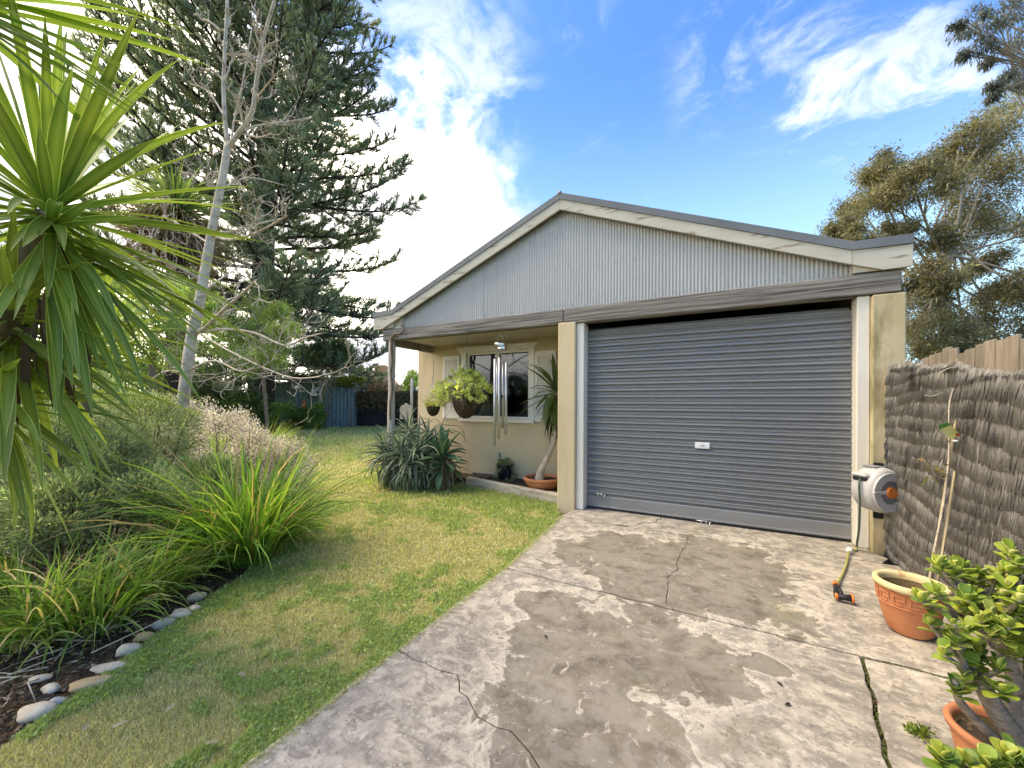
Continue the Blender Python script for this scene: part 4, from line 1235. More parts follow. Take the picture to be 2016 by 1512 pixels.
for (u, v, dy, sc, _), lab in zip(spots, labs):
    c = yp(u, v, .38+dy)
    a = empty('aloe_plant', (c[0], c[1], 0), lab, 'aloe', 'aloes clumped at the veranda corner')
    m = MB(); m.tube([(c[0], c[1], -.02), (c[0]+.02, c[1], c[2]*.5), tuple(c-np.array([0, 0, .02]))], [.03, .026, .024], 7); m.build('stem', MAT['stem'], a)
    rosette(a, c, 34, aloe_m, MAT['leaf_thick'], rg, 1.40, -.75, .025, .12, name='aloe_leaf', s=(.95*sc, 1.35*sc), power=.8)
    rosette(a, c-np.array([0, 0, .16]), 14, aloe_m[1:], MAT['leaf_thick'], rg, .2, -.8, .02, .14, name='aloe_leaf', s=(.8*sc, 1.15*sc))
    rosette(a, c-np.array([0, 0, .12]), 6, aloe_dead, MAT['dry'], rg, .1, -1.0, .02, .12, name='dried_leaf', s=(.6, .9))
c = yp(874, 897, .02)
ag = empty('soft_agave', (c[0], c[1], 0), 'broad-leaved green agave at the right of the aloes', 'agave')
ag_m = [blade(.40, .125, d_, 7, .16, ([0, .15, .5, .8, 1], [.45, .6, 1, .6, .02]), (.09, .18, .075), (.16, .25, .11), .012).mesh('agave_leaf') for d_ in (.15, .5, .9)]
m = MB(); m.tube([(c[0], c[1], -.02), tuple(c)], [.05, .04], 8); m.build('stem', MAT['stem'], ag)
rosette(ag, c, 20, ag_m, MAT['leaf_thick'], rg, 1.35, -.45, .02, .08, name='agave_leaf', s=(.9, 1.2))
rosette(ag, c-np.array([0, 0, .16]), 12, ag_m, MAT['leaf_thick'], rg, .35, -.5, .03, .12, name='agave_leaf', s=(.8, 1.05))
rosette(ag, c-np.array([0, 0, .22]), 14, aloe_m[1:], MAT['leaf_thick'], rg, .3, -.7, .03, .16, name='aloe_leaf', s=(.8, 1.0))
rosette(ag, c-np.array([0, 0, .1]), 16, aloe_dead, MAT['dry'], rg, -.3, -1.3, .03, .2, name='dried_leaf', s=(.7, 1.3), az_c=0.0, az_w=1.2)
# dry arching flower stalks over the wall
ds_ = empty('dry_aloe_stalks', tuple(yp(850, 860, .6)), 'dry brown aloe flower stalks arching against the wall', 'dry stalks')
for pts in ([(835, 850), (845, 830), (858, 825), (868, 835)], [(870, 845), (880, 838), (905, 840), (915, 858)], [(868, 850), (872, 830), (880, 815)], [(872, 860), (895, 850), (910, 855), (917, 870)], [(815, 840), (825, 825), (838, 824), (846, 834)]):
    m = MB(); P_ = [yp(u, v, .62) for u, v in pts]; m.tube(smooth_path(P_, 5), .0055, 5); m.build('stalk', MAT['stem'], ds_)
# low green groundcover in front of the agave
def leafy_mass(name, parent, c, r, n, Lr, Wr, cols, rg, mat='leaf', up=.4, lumps=18, flat=1.0, mat_kind='stuff'):
    c = np.array(c); r = np.array(r)
    lc = nunit(rg.normal(size=(lumps, 3)))*(rg.random((lumps, 1))**.33)
    lc[:, 2] = np.abs(lc[:, 2])*flat if flat > 0 else lc[:, 2]
    k = rg.integers(0, lumps, n)
    off_ = nunit(rg.normal(size=(n, 3)))*(.18+.32*rg.random((n, 1)))*1.1
    P_ = lc[k]*.8+off_*.75
    D = nunit(off_)+np.array([0, 0, up])+rg.normal(0, .35, (n, 3))
    P_ = c+P_*r
    L = rg.uniform(*Lr, n); W = rg.uniform(*Wr, n)
    V = leaf_quads(P_, D, L, W, rg)
    # each lump has its own tone
    tone = (1+rg.normal(0, .16, lumps))[k][:, None]
    cl = np.clip(palette(cols, n, rg)*tone, .004, .9)
    return bulk(name, V.reshape(-1, 3), quads(n), MAT[mat], parent, np.repeat(cl, 4, 0), mat_kind)
c = gp(885, 948, 0)
gcv = empty('leafy_groundcover', tuple(c), 'low glossy green plant in front of the agave', 'plant')
leafy_mass('foliage', gcv, c+np.array([0, .05, .02]), (.20, .12, .13), 420, (.03, .06), (.02, .035), [(.06, .13, .02), (.10, .18, .04)], np.random.default_rng(3))
m = MB(); m.tube([tuple(c+np.array([0, .05, -.04])), tuple(c+np.array([.02, .05, .1]))], .008, 5); m.build('stem', MAT['stem'], gcv)

# hanging baskets
def basket(uc, v_rim, vb, r, y, label, plab, cols, plant_r, n, kind):
    p = yp(uc, v_rim, y); b = yp(uc, vb, y); h = p[2]-b[2]
    t = empty('hanging_basket', tuple(p), label, 'hanging basket')
    m = MB(); prof = [(r*math.sin(a), -h*math.cos(a)) for a in np.linspace(.02, math.pi/2, 10)]
    m.lathe(prof+[(r*.92, -.01), (r*.8, -h*.3), (.001, -h*.35)], tuple(p), 26)
    o = m.build('coir_bowl', MAT['coir'], t)
    m = MB(); m.tube([(p[0]+r*math.cos(a), p[1]+r*math.sin(a), p[2]) for a in np.linspace(0, 2*math.pi, 33)], .005, 5, caps=False)
    for k in range(6):
        a = k*math.pi/3; m.tube([(p[0]+(r+.004)*math.sin(q)*math.cos(a), p[1]+(r+.004)*math.sin(q)*math.sin(a), p[2]-(h+.004)*math.cos(q)) for q in np.linspace(.1, math.pi/2, 7)], .003, 4)
    m.build('wire_frame', MAT['black'], t)
    m = MB(); m.tube([(p[0], p[1], 2.39), (p[0], p[1], p[2]+.55)], .004, 5)
    for k in range(3):
        a = k*2.1+.4; m.tube([(p[0], p[1], p[2]+.55), (p[0]+r*math.cos(a), p[1]+r*math.sin(a), p[2])], .003, 4)
    m.build('hanger', MAT['steel'], t)
    pl = empty('basket_plant', tuple(p), plab, 'plant')
    return p, t, pl
rg = np.random.default_rng(44)
p, t, bp1 = basket(917, 778, 824, .222, .28, 'large coir hanging basket under the veranda beam', 'lime green rounded succulent mounding out of the large hanging basket', None, None, 0, 0)
# rosettes of small rounded leaves over a dome
N = 120; pts = []
for i in range(N):
    a = rg.uniform(0, 2*math.pi); e = rg.uniform(-.1, 1.5)
    rr = .36*(1+.1*rg.normal())
    ctr = p+np.array([-.02+rr*math.cos(e)*math.cos(a)*1.12, rr*.8*math.cos(e)*math.sin(a), .06+rr*.80*math.sin(e)])
    pts.append(ctr)
for i in range(46):     # tumbling down the left side
    pts.append(p+np.array([-.42+rg.normal(0, .10), rg.normal(-.02, .10), .02+rg.normal(0, .10)]))
for i in range(14):
    pts.append(p+np.array([.30+rg.normal(0, .05), rg.normal(-.05, .08), -.02+rg.normal(0, .06)]))
for i in range(12):
    pts.append(p+np.array([.08+rg.normal(0, .10), -.22+rg.normal(0, .02), -.02+rg.normal(0, .03)]))
pts = np.array(pts); nl = 30
P_ = np.repeat(pts, nl, 0); n = len(P_); P_ = P_+rg.normal(0, .016, (n, 3))
D = nunit(rg.normal(size=(n, 3))+np.array([0, -.5, .55])+nunit(P_-p-np.array([0, 0, -.05]))*.7)
V = leaf_quads(P_+D*.006, D, rg.uniform(.024, .042, n), rg.uniform(.018, .030, n), rg, .12)
tone = np.repeat(1+rg.normal(0, .18, len(pts)), nl)[:, None]
lowness = None
cl = np.clip(palette([(.50, .56, .26), (.62, .66, .34), (.38, .45, .20)], n, rg, .14)*tone, .01, .9)
bulk('foliage', V.reshape(-1, 3), quads(n), MAT['leaf'], bp1, np.repeat(cl, 4, 0), 'stuff')
m = MB()
for i in range(0, len(pts), 3): m.tube(smooth_path([p+np.array([0, 0, -.02]), (p+pts[i])/2+np.array([0, 0, .04]), pts[i]], 3), .005, 4)
m.build('stems', MAT['stem'], bp1, 'stuff')
m = MB()
for i in range(46):     # dead trailing roots below
    x = p[0]+rg.uniform(-.42, .50); y_ = p[1]+rg.uniform(-.15, .12); z_ = p[2]+rg.uniform(-.06, .02)
    if abs(x-p[0]) < .2: y_ = p[1]-.24
    L = rg.uniform(.08, .24); m.tube([(x, y_, z_), (x+rg.normal(0, .015), y_, z_-L*.5), (x+rg.normal(0, .02), y_, z_-L)], .0028, 3)
m.build('dead_trails', MAT['stem'], bp1, 'stuff')
p, t, bp2 = basket(853, 800, 819, .115, .42, 'small mossy hanging basket near the wall corner', 'yellowish spider plant in the small hanging basket', None, None, 0, 0)
n = 130
az = rg.uniform(0, 2*math.pi, n); el = rg.uniform(.2, 1.4, n)
base = np.repeat(p[None], n, 0)+np.stack([np.cos(az)*.05, np.sin(az)*.05, np.zeros(n)], -1)
V, Fq = straps(base, az, el, rg.uniform(.14, .30, n), rg.uniform(.008, .014, n), rg.uniform(.8, 2.6, n), rg, 6)
cl = palette([(.42, .44, .16), (.30, .36, .10), (.48, .46, .24)], n, rg)
bulk('foliage', V.reshape(-1, 3), [Fq], MAT['leaf'], bp2, np.repeat(cl, V.shape[1], 0), 'stuff')

# ------------------------------------------------------------------ jade plant in the right foreground
jc = gp(1962, 1452, .20)
JP = (float(jc[0])+.03, float(jc[1])+.02, 0.0)
jprof = [(.001, 0), (.085, 0), (.098, .02), (.125, .15), (.130, .188), (.118, .188), (.11, .13), (.001, .125)]
jrim = [(.129, .185), (.140, .188), (.143, .205), (.138, .214), (.126, .212), (.119, .200), (.117, .185)]
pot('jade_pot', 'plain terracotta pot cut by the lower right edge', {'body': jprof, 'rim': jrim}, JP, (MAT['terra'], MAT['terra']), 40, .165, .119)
jade = empty('jade_plant', (JP[0], JP[1], .17), 'jade plant with thick grey stems and shiny lime leaves', 'jade plant')
rg = np.random.default_rng(71)
jd = float((np.array([JP[0], JP[1], .2])-CAM)@CF)
jw = MB(); tips = []
root = np.array([JP[0]+.05, JP[1]-.01, .155])
def limb(pts, r0, r1, n=9): jw.tube(smooth_path(pts, 5), np.linspace(r0, r1, len(pts)*5-4), n)
targets = [(1815, 1185, .02), (1850, 1120, .10), (1880, 1230, -.05), (1930, 1140, .08), (1900, 1115, .12), (1975, 1170, -.02), (1990, 1090, .05), (2010, 1180, -.1), (1860, 1290, -.05), (1950, 1250, -.08), (1830, 1230, .04), (2000, 1290, -.06), (2030, 1120, .02), (2060, 1200, 0), (1985, 1235, -.1), (1905, 1180, .0), (1940, 1190, .04),
           (1880, 1360, -.04), (1965, 1320, -.06), (2060, 1300, -.02), (2070, 1060, .05), (1870, 1200, .06), (2025, 1240, -.08), (2090, 1140, .1), (1920, 1300, -.02)]
forks = [at(1925, 1330, jd), at(1985, 1300, jd+.02), at(1960, 1230, jd+.03), at(2030, 1300, jd)]
limb([root, at(1975, 1420, jd-.01), at(1945, 1370, jd), forks[0]], .036, .02)
limb([root+[.02, 0, 0], at(1995, 1400, jd+.02), at(1998, 1340, jd+.03), forks[1]], .03, .018)
limb([root+[.03, .01, 0], at(2020, 1420, jd), at(2035, 1360, jd), forks[3]], .03, .018)
limb([forks[1], at(1975, 1265, jd+.03), forks[2]], .022, .015)
limb([root+[-.05, .0, .0], at(1905, 1400, jd-.02), at(1885, 1370, jd-.03), at(1878, 1340, jd-.04)], .016, .009)
for (u, v, dd) in targets:
    tpt = at(u, v, jd+dd); f = min(forks, key=lambda q: np.linalg.norm(q-tpt))
    mid = (f+tpt)/2+np.array([rg.normal(0, .01), rg.normal(0, .01), -.015])
    limb([f, mid, tpt], .013, .006, 6); tips.append((tpt, tpt-mid))
    for k in range(2):
        t2 = mid+(tpt-mid)*rg.uniform(.1, .6)+rg.normal(0, .035, 3)+np.array([0, 0, .03])
        limb([mid, (mid+t2)/2, t2], .008, .005, 5); tips.append((t2, t2-mid))
# a low spray in front of the pot
for (u, v) in ((1862, 1500), (1905, 1505), (1945, 1512), (1985, 1500), (2020, 1508), (1880, 1530), (1930, 1535), (1975, 1540), (2010, 1535)):
    tpt = at(u, v, jd-.30); limb([at(u+30, 1640, jd-.22), at(u+10, 1570, jd-.27), tpt], .007, .005, 5); tips.append((tpt, np.array([0, 0, 1.0]))); tips.append((tpt+rg.normal(0, .015, 3), np.array([.2, 0, 1.0])))
jw.build('stems', MAT['stem_grey'], jade)
jprof2 = ([0, .15, .42, .70, .86, .95, 1], [.22, .42, .88, 1.0, .88, .62, .25])
jm = []
for cmid, ced in (((.30, .40, .045), (.44, .50, .09)), ((.42, .48, .06), (.54, .56, .13)), ((.17, .27, .035), (.28, .37, .06)), ((.48, .52, .12), (.60, .60, .24))):
    jm.append(blade(.044, .036, .35, 7, .14, jprof2, cmid, ced, .0045).mesh('jade_leaf'))
cnt = 0
order = list(range(len(tips))); rest = []
for ti in order:
    tpt, d = tips[ti]
    nl = int(rg.integers(7, 11))
    d = unit(d+np.array([0, 0, .12])+rg.normal(0, .02, 3))
    az0 = rg.uniform(0, 6.28)
    for k in range(nl):
        ring = k//2; az = az0+(k % 2)*math.pi+ring*math.pi/2+rg.normal(0, .2)
        el = 1.1-.32*((nl-1)//2-ring)*1.0 if False else [.1, .45, .8, 1.1, 1.3][min(ring, 4)]+rg.normal(0, .12)
        b = tpt-d*(.022-.008*ring)
        # leaf frame around the shoot axis
        if cnt < 300:
            o = place_leaf('jade_leaf', jm[int(rg.choice([0, 0, 1, 2, 3]))], MAT['leaf_thick'], jade, b, az, el, rg.normal(0, .35), rg.uniform(.5, 1.25)); cnt += 1
        else:
            rest.append((b, az, el, rg.uniform(.72, 1.1), int(rg.choice([0, 1, 2]))))
if rest:
    V = []; Fs = []; Cs = []; b0 = 0
    for b, az, el, sc, mi in rest:
        me = jm[mi]; co_ = np.array([v.co[:] for v in me.vertices]); R_ = np.array(Matrix.Rotation(az, 3, 'Z') @ Matrix.Rotation(-el, 3, 'Y'))
        V.append((co_*sc)@R_.T+b)
        ca = np.array([d.color[:3] for d in me.color_attributes['Col'].data]); Cs.append(ca)
        Fs.append(np.array([p.vertices[:] for p in me.polygons])+b0); b0 += len(co_)
    bulk('jade_leaves', np.concatenate(V), [np.concatenate(Fs)], MAT['leaf_thick'], jade, np.concatenate(Cs), 'stuff', True)
# little weed by the pot
c = gp(1805, 1440); wd = empty('small_weed', tuple(c), 'small green weed growing on the mossy concrete by the jade pot', 'weed')
leafy_mass('foliage', wd, c+np.array([0, 0, .0]), (.045, .045, .018), 130, (.012, .026), (.009, .016), [(.12, .20, .03), (.20, .26, .06)], rg, lumps=12)
m = MB(); m.tube([tuple(c), tuple(c+np.array([.01, 0, .012]))], .003, 4); m.build('stem', MAT['stem'], wd)

# ------------------------------------------------------------------ left garden: yuccas
rg = np.random.default_rng(101)
yl = [blade(.80, .047, d_, 8, .20, None, (.10, .18, .03), (.50, .54, .18)).mesh('sword_leaf') for d_ in (.03, .10, .22, .45)]
yo = [blade(.74, .046, d_, 8, .20, None, (.15, .23, .05), (.48, .50, .17)).mesh('sword_leaf') for d_ in (.08, .2, .5)]
yd = [blade(.60, .050, d_, 6, .30, None, (.12, .08, .055), (.20, .14, .09)).mesh('dead_leaf') for d_ in (.2, .6)]
Y1 = at(100, 412, 2.0)
yuc = empty('giant_yucca', (Y1[0]-.12, Y1[1]-.12, -.05), 'giant yucca with sword leaves filling the upper left foreground', 'yucca')
trunk = [np.array([Y1[0]-.42, Y1[1]-.40, -.05]), at(-110, 950, 2.2), at(-40, 740, 2.15), at(50, 540, 2.05), Y1-np.array([0, 0, .03])]
m = MB(); tpz = smooth_path(trunk, 6); m.tube(tpz, np.linspace(.10, .055, len(tpz)), 10)
h2 = at(20, 640, 2.0); h3 = at(-95, 0, 1.65)
m.tube(smooth_path([at(-90, 900, 2.2), at(-20, 740, 2.1), h2], 5), np.linspace(.07, .05, 11), 8)
m.tube(smooth_path([at(0, 900, 2.15), at(-90, 600, 2.0), at(-130, 250, 1.85), h3], 5), np.linspace(.075, .05, 16), 8)
m.build('trunk', MAT['stem'], yuc)
rosette(yuc, Y1, 82, yl, MAT['yucca'], rg, 1.52, -.75, .045, .16, s=(.95, 1.25), name='sword_leaf', power=.9)
rosette(yuc, Y1-np.array([0, 0, .16]), 26, yo, MAT['yucca'], rg, -.25, -1.15, .05, .20, s=(.75, 1.05), name='sword_leaf')
rosette(yuc, h2, 60, yo, MAT['yucca'], rg, .75, -1.15, .05, .24, s=(.85, 1.15), name='sword_leaf', power=.8)
rosette(yuc, h2-np.array([0, 0, .12]), 18, yo, MAT['yucca'], rg, -.2, -.8, .05, .2, s=(.95, 1.2), name='sword_leaf', az_c=math.atan2(CR[1], CR[0]), az_w=.9)
RAZ = math.atan2(CR[1], CR[0])
rosette(yuc, Y1-np.array([0, 0, .20]), 34, yl, MAT['yucca'], rg, -.10, -.95, .05, .22, s=(.95, 1.25), name='sword_leaf', az_c=RAZ, az_w=.75)
h4 = at(-10, 800, 2.05)
rosette(yuc, h4, 40, yo, MAT['yucca'], rg, .5, -1.2, .05, .22, s=(.75, 1.05), name='sword_leaf', az_c=RAZ-.3, az_w=1.2)
rosette(yuc, h3, 24, yl, MAT['yucca'], rg, 1.2, -.9, .05, .2, s=(.8, 1.0), name='sword_leaf')
rosette(yuc, h3, 22, yl, MAT['yucca'], rg, .25, -.55, .05, .14, s=(.8, 1.05), name='sword_leaf', az_c=RAZ, az_w=.8)
for q in (at(120, 520, 2.0), at(70, 620, 2.0), at(140, 560, 2.05)):
    rosette(yuc, q, 6, yd, MAT['dry'], rg, -1.1, -1.5, .05, .15, s=(.7, 1.1), name='dead_leaf')
Y2 = at(165, 690, 3.4)
y2 = empty('small_yucca', (Y2[0], Y2[1], -.05), 'second smaller yucca with yellow-green leaves behind the giant yucca', 'yucca')
m = MB(); m.tube([(Y2[0], Y2[1], -.05), tuple((Y2*np.array([1, 1, .5]))), tuple(Y2)], [.07, .06, .05], 8); m.build('trunk', MAT['stem'], y2)
y2m = [blade(.72, .045, d_, 7, .2, None, (.16, .24, .04), (.36, .40, .12)).mesh('sword_leaf') for d_ in (.1, .3, .7)]
rosette(y2, Y2, 64, y2m, MAT['yucca'], rg, 1.5, -.7, .04, .18, s=(.7, 1.1), name='sword_leaf', power=.9)

# ------------------------------------------------------------------ left garden: strap-leaf clumps
def clump(name, label, cat, c, n, L, W, cols, seed, spread=.12, el=(.6, 1.5), droop=(.3, 1.6), group=None, seg=6, dry=0.0, dead_cols=((.45, .36, .20), (.30, .22, .12))):
    r_ = np.random.default_rng(seed)
    t = empty(name, (c[0], c[1], -.04), label, cat, group)
    az = r_.uniform(0, 2*math.pi, n); rad = spread*np.sqrt(r_.random(n))
    a2 = az+r_.normal(0, .5, n)
    base = np.stack([c[0]+rad*np.cos(a2), c[1]+rad*np.sin(a2), np.full(n, -.04)], -1)
    V, Fq = straps(base, az, r_.uniform(*el, n), r_.uniform(*L, n), r_.uniform(*W, n), r_.uniform(*droop, n), r_, seg)
    cl = palette(cols, n, r_, .2)
    if dry:
        k = r_.random(n) < dry; cl[k] = palette(dead_cols, k.sum(), r_, .2)
    # leaves pale a little towards the tip
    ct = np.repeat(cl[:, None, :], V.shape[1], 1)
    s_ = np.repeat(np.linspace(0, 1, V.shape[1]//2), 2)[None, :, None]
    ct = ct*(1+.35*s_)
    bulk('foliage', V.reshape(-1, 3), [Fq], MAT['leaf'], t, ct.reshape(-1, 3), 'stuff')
    m = MB(); m.lathe([(spread*.9, -.02), (spread*.6, .04), (.002, .06)], (c[0], c[1], -.04), 10); m.build('crown_base', MAT['stem'], t)
    return t
G1 = [(.07, .155, .025), (.105, .20, .035), (.05, .105, .02), (.18, .26, .055)]
G2 = [(.065, .13, .025), (.10, .17, .035), (.045, .09, .02), (.14, .20, .06)]
G3 = [(.24, .32, .07), (.36, .40, .10), (.16, .24, .06)]
c = gp(420, 1085); clump('strappy_clump', 'shorter strap-leaf clump against the left side of the tall clump', 'grass clump', c, 360, (.45, .95), (.010, .020), G1, 3, .17, (.6, 1.5), (.3, 2.0), dry=.08)
c = gp(545, 1055); clump('strappy_clump', 'low strap-leaf clump leaning onto the lawn right of the tall clump', 'grass clump', c, 300, (.40, .80), (.009, .018), G1, 4, .15, (.5, 1.5), (.5, 2.2), dry=.08)
c = gp(490, 1095); clump('strappy_clump', 'tall yellow-green strap-leaf clump arching over the lawn edge', 'grass clump', c, 640, (.60, 1.32), (.011, .022), G1, 1, .20, (.8, 1.55), (.2, 2.1), dry=.07)
for i, (u, v, n, L, lab) in enumerate([(70, 1245, 300, (.35, .70), 'dark strap-leaf clump nearest the left edge behind the stones'), (190, 1225, 300, (.35, .72), 'dark strap-leaf clump behind the white stones'),
                                      (290, 1170, 260, (.35, .68), 'dark strap-leaf clump between the stones and the tall clump'), (370, 1120, 220, (.35, .62), 'dark strap-leaf clump just left of the tall yellow-green clump'), (20, 1160, 240, (.4, .75), 'dark strap-leaf clump under the giant yucca')]):
    c = gp(u, v); clump('dark_strappy_clump', lab, 'grass clump', c, n, L, (.008, .016), G2, 20+i, .15, (.6, 1.5), (.4, 2.1), 'dark strap-leaf clumps along the stones', dry=.10)
for i, (u, v, t_, n, L, lab) in enumerate([(455, 850, 8.5, 260, (.6, 1.0), 'lime strap-leaf clump behind the pink shrubs'), (520, 880, 9.5, 260, (.7, 1.1), 'strap-leaf clump leaning right beside the far lawn edge'), (405, 830, 9.0, 200, (.6, .9), 'strap-leaf clump behind the pale tree trunk')]):
    p_ = at(u, v, t_); clump('lime_strappy_clump', lab, 'grass clump', p_, n, L, (.020, .034), G3, 40+i, .22, (.7, 1.5), (.2, 1.5), 'lime strap-leaf clumps', dry=.1)

# ------------------------------------------------------------------ left garden: shrubs
def shrub(name, label, cat, c, r, n, Lr, Wr, cols, seed, lumps=40, group=None, up=.5, stems=26, mat='leaf', inner=None):
    r_ = np.random.default_rng(seed)
    t = empty(name, (c[0], c[1], -.04), label, cat, group)
    cc_ = np.array([c[0], c[1], c[2]])
    lc = nunit(r_.normal(size=(lumps, 3)))*(.55+.45*r_.random((lumps, 1)))
    k = r_.integers(0, lumps, n)
    o_ = nunit(r_.normal(size=(n, 3)))*(r_.random((n, 1))**.5)*.30
    P_ = cc_+(lc[k]+o_)*np.array(r)
    P_[:, 2] = np.maximum(P_[:, 2], 0.0)
    D = nunit(lc[k])*.8+nunit(o_)*.8+np.array([0, 0, up])+r_.normal(0, .25, (n, 3))
    V = leaf_quads(P_, D, r_.uniform(*Lr, n), r_.uniform(*Wr, n), r_)
    tone = (1+r_.normal(0, .20, lumps))[k][:, None]
    cl = np.clip(palette(cols, n, r_, .15)*tone, .004, .9)
    bulk('foliage', V.reshape(-1, 3), quads(n), MAT[mat], t, np.repeat(cl, 4, 0), 'stuff')
    m = MB()
    for i in range(stems):
        e = cc_+lc[i % lumps]*np.array(r)*.95; b = np.array([c[0]+r_.normal(0, .05), c[1]+r_.normal(0, .05), -.04])
        e[2] = max(e[2], .03)
        md = (b+e)/2+r_.normal(0, .05, 3)*np.array(r)+np.array([0, 0, .1*r[2]])
        m.tube(smooth_path([b, md, e], 4), np.linspace(.012, .004, 9)*max(1, r[0]), 4)
    m.build('stems', MAT['stem'], t, 'stuff')
    return t
GG = [(.20, .27, .17), (.28, .35, .23), (.13, .20, .11), (.33, .38, .27)]
for i, (u, v, t_, r, n, lab) in enumerate([
        (290, 985, 3.3, (.34, .34, .30), 5200, 'soft grey-green shrub in front of the pale tree'),
        (180, 930, 3.2, (.42, .40, .42), 5600, 'grey-green shrub under the yucca leaves'),
        (300, 850, 4.1, (.42, .42, .36), 5600, 'grey-green shrub left of the pale tree trunk'),
        (215, 820, 4.6, (.55, .5, .45), 5200, 'taller grey-green shrub behind the yucca leaves'),
        (410, 945, 4.0, (.30, .30, .26), 3600, 'low grey-green shrub between the tree and the tall clump'),
        (60, 900, 3.0, (.45, .42, .42), 5200, 'grey-green shrub at the left edge below the yucca'),
        (110, 1010, 2.75, (.34, .32, .26), 4200, 'low grey-green shrub behind the dark strap clumps')]):
    shrub('grey_green_shrub', lab, 'shrub', at(u, v, t_), r, int(n*1.7), (.028, .062), (.006, .012), GG, 60+i, 60, 'grey-green shrubs in the left bed')
PK_ = [(.66, .55, .61), (.80, .72, .76), (.54, .44, .49), (.30, .28, .22), (.74, .64, .70)]
for i, (u, v, t_, r, n, lab) in enumerate([
        (335, 825, 6.2, (.62, .6, .40), 7000, 'pinkish dry-flowered shrub left of the pale tree trunk'),
        (430, 866, 6.0, (.62, .55, .50), 7500, 'pinkish dry-flowered shrub right of the pale tree trunk'),
        (500, 890, 5.8, (.50, .45, .46), 6000, 'middle pinkish dry-flowered shrub behind the tall clump'),
        (560, 915, 5.7, (.44, .42, .42), 6500, 'pinkish dry-flowered shrub at the lawn edge')]):
    shrub('dry_flower_shrub', lab, 'shrub', at(u, v, t_), r, n, (.018, .042), (.012, .022), PK_, 80+i, 60, 'pinkish dry-flowered shrubs', up=.3, mat='petal')
# twiggy dead sticks and leaf litter on the bed
r_ = np.random.default_rng(9)
m = MB()
for i in range(170):
    u = r_.uniform(-20, 420); v = r_.uniform(1000, 1330)+max(0, 250-u)*.15
    b = gp(u, min(v, 1400))
    if b[0] > np.interp(b[1], [q[1] for q in BED_EDGE], [q[0] for q in BED_EDGE])-.25: continue
    b[2] = r_.uniform(-.03, .30) if v < 1180 else r_.uniform(-.035, .05)
    d = nunit(np.array([r_.normal(), r_.normal(), r_.normal(0, .25)])); L = r_.uniform(.12, .45)
    m.tube([b, b+d*L*.5+r_.normal(0, .02, 3), b+d*L+r_.normal(0, .03, 3)], [.004, .003, .0015], 4)
tag(m.build('dead_twigs', MAT['bark_pale']), 'pale dead twigs tangled among the bed plants', 'twigs', kind='stuff')
n = 3800
uu = r_.uniform(-60, 430, n); vv = r_.uniform(1130, 1460, n)
P_ = []
for u, v in zip(uu, vv):
    q = gp(u, v); xe = np.interp(q[1], [b[1] for b in BED_EDGE], [b[0] for b in BED_EDGE])
    if q[0] < xe+r_.normal(.02, .06): P_.append(q)
P_ = np.array(P_); n = len(P_); P_[:, 2] = -.04+r_.random(n)*.02
D = r_.normal(size=(n, 3))*np.array([1, 1, .25])
V = leaf_quads(P_, D, r_.uniform(.015, .05, n), r_.uniform(.006, .018, n), r_)
bulk('leaf_litter', V.reshape(-1, 3), quads(n), MAT['dry'], None, np.repeat(palette([(.22, .15, .09), (.12, .075, .045), (.34, .26, .17), (.06, .045, .03)], n, r_), 4, 0))
tag(bpy.data.objects['leaf_litter'], 'brown leaf litter on the garden bed', 'leaf litter', kind='stuff')

# ------------------------------------------------------------------ river stones along the bed
def stone(c, rx, ry, rz, rot, mat, label, seed):
    r_ = np.random.default_rng(seed); m = MB(); nu, nv = 20, 12; vs = []
    ph = r_.uniform(0, 6, 6)
    for i in range(nv+1):
        th = math.pi*i/nv
        for j in range(nu):
            a = 2*math.pi*j/nu
            k = 1.42*(1+.13*math.sin(2*a+ph[0])+.09*math.sin(3*a+ph[1]+th*2)+.08*math.sin(2*th+ph[2])+.05*math.sin(5*a+3*th+ph[4])+.03*math.sin(7*th+4*a+ph[5]))
            x, y, z = rx*k*math.sin(th)*math.cos(a), ry*k*math.sin(th)*math.sin(a), rz*(1+.08*math.sin(a+ph[3]))*math.cos(th)
            if z > 0: z *= .9
            cx_, sx_ = math.cos(rot), math.sin(rot)
            vs.append((c[0]+x*cx_-y*sx_, c[1]+x*sx_+y*cx_, c[2]+z))
    fs = [(i*nu+j, (i+1)*nu+j, (i+1)*nu+(j+1) % nu, i*nu+(j+1) % nu) for i in range(nv) for j in range(nu)]
    m.add(vs, fs, smooth=True); o = m.build('river_stone', MAT[mat]); tag(o, label, 'stone', 'stones edging the left bed'); return o
RA = math.atan2(CR[1], CR[0])
SL = [(72, 1393, .060, .030, .034, .15, 'stone', 'long cream stone nearest the camera at the bed edge'),
      (100, 1348, .026, .020, .022, 0, 'stone', 'small pale stone behind the nearest cream stone'),
      (178, 1338, .062, .026, .026, .35, 'stone_tan', 'flat ochre and red stone at the bed edge'),
      (214, 1307, .046, .026, .022, .1, 'stone', 'flat pale stone between the ochre and white stones'),
      (254, 1272, .044, .030, .034, .35, 'stone', 'whitest rounded stone in the middle of the row'),
      (284, 1247, .042, .024, .026, 0, 'stone_tan', 'tan oval stone behind the white stone'),
      (323, 1224, .040, .030, .036, .2, 'stone_grey', 'round brownish grey stone'),
      (356, 1203, .050, .030, .030, -.2, 'stone_grey', 'wide bluish grey stone'),
      (382, 1192, .024, .020, .022, 0, 'stone', 'small pale stone tucked behind the bluish grey stone'),
      (388, 1170, .034, .026, .036, .5, 'stone', 'upright tan stone at the far end of the row'),
      (112, 1372, .022, .016, .016, .4, 'stone_grey', 'tiny grey stone beside the nearest cream stone'),
      (78, 1328, .026, .018, .016, .2, 'stone', 'tiny pale stone lying back on the mulch')]
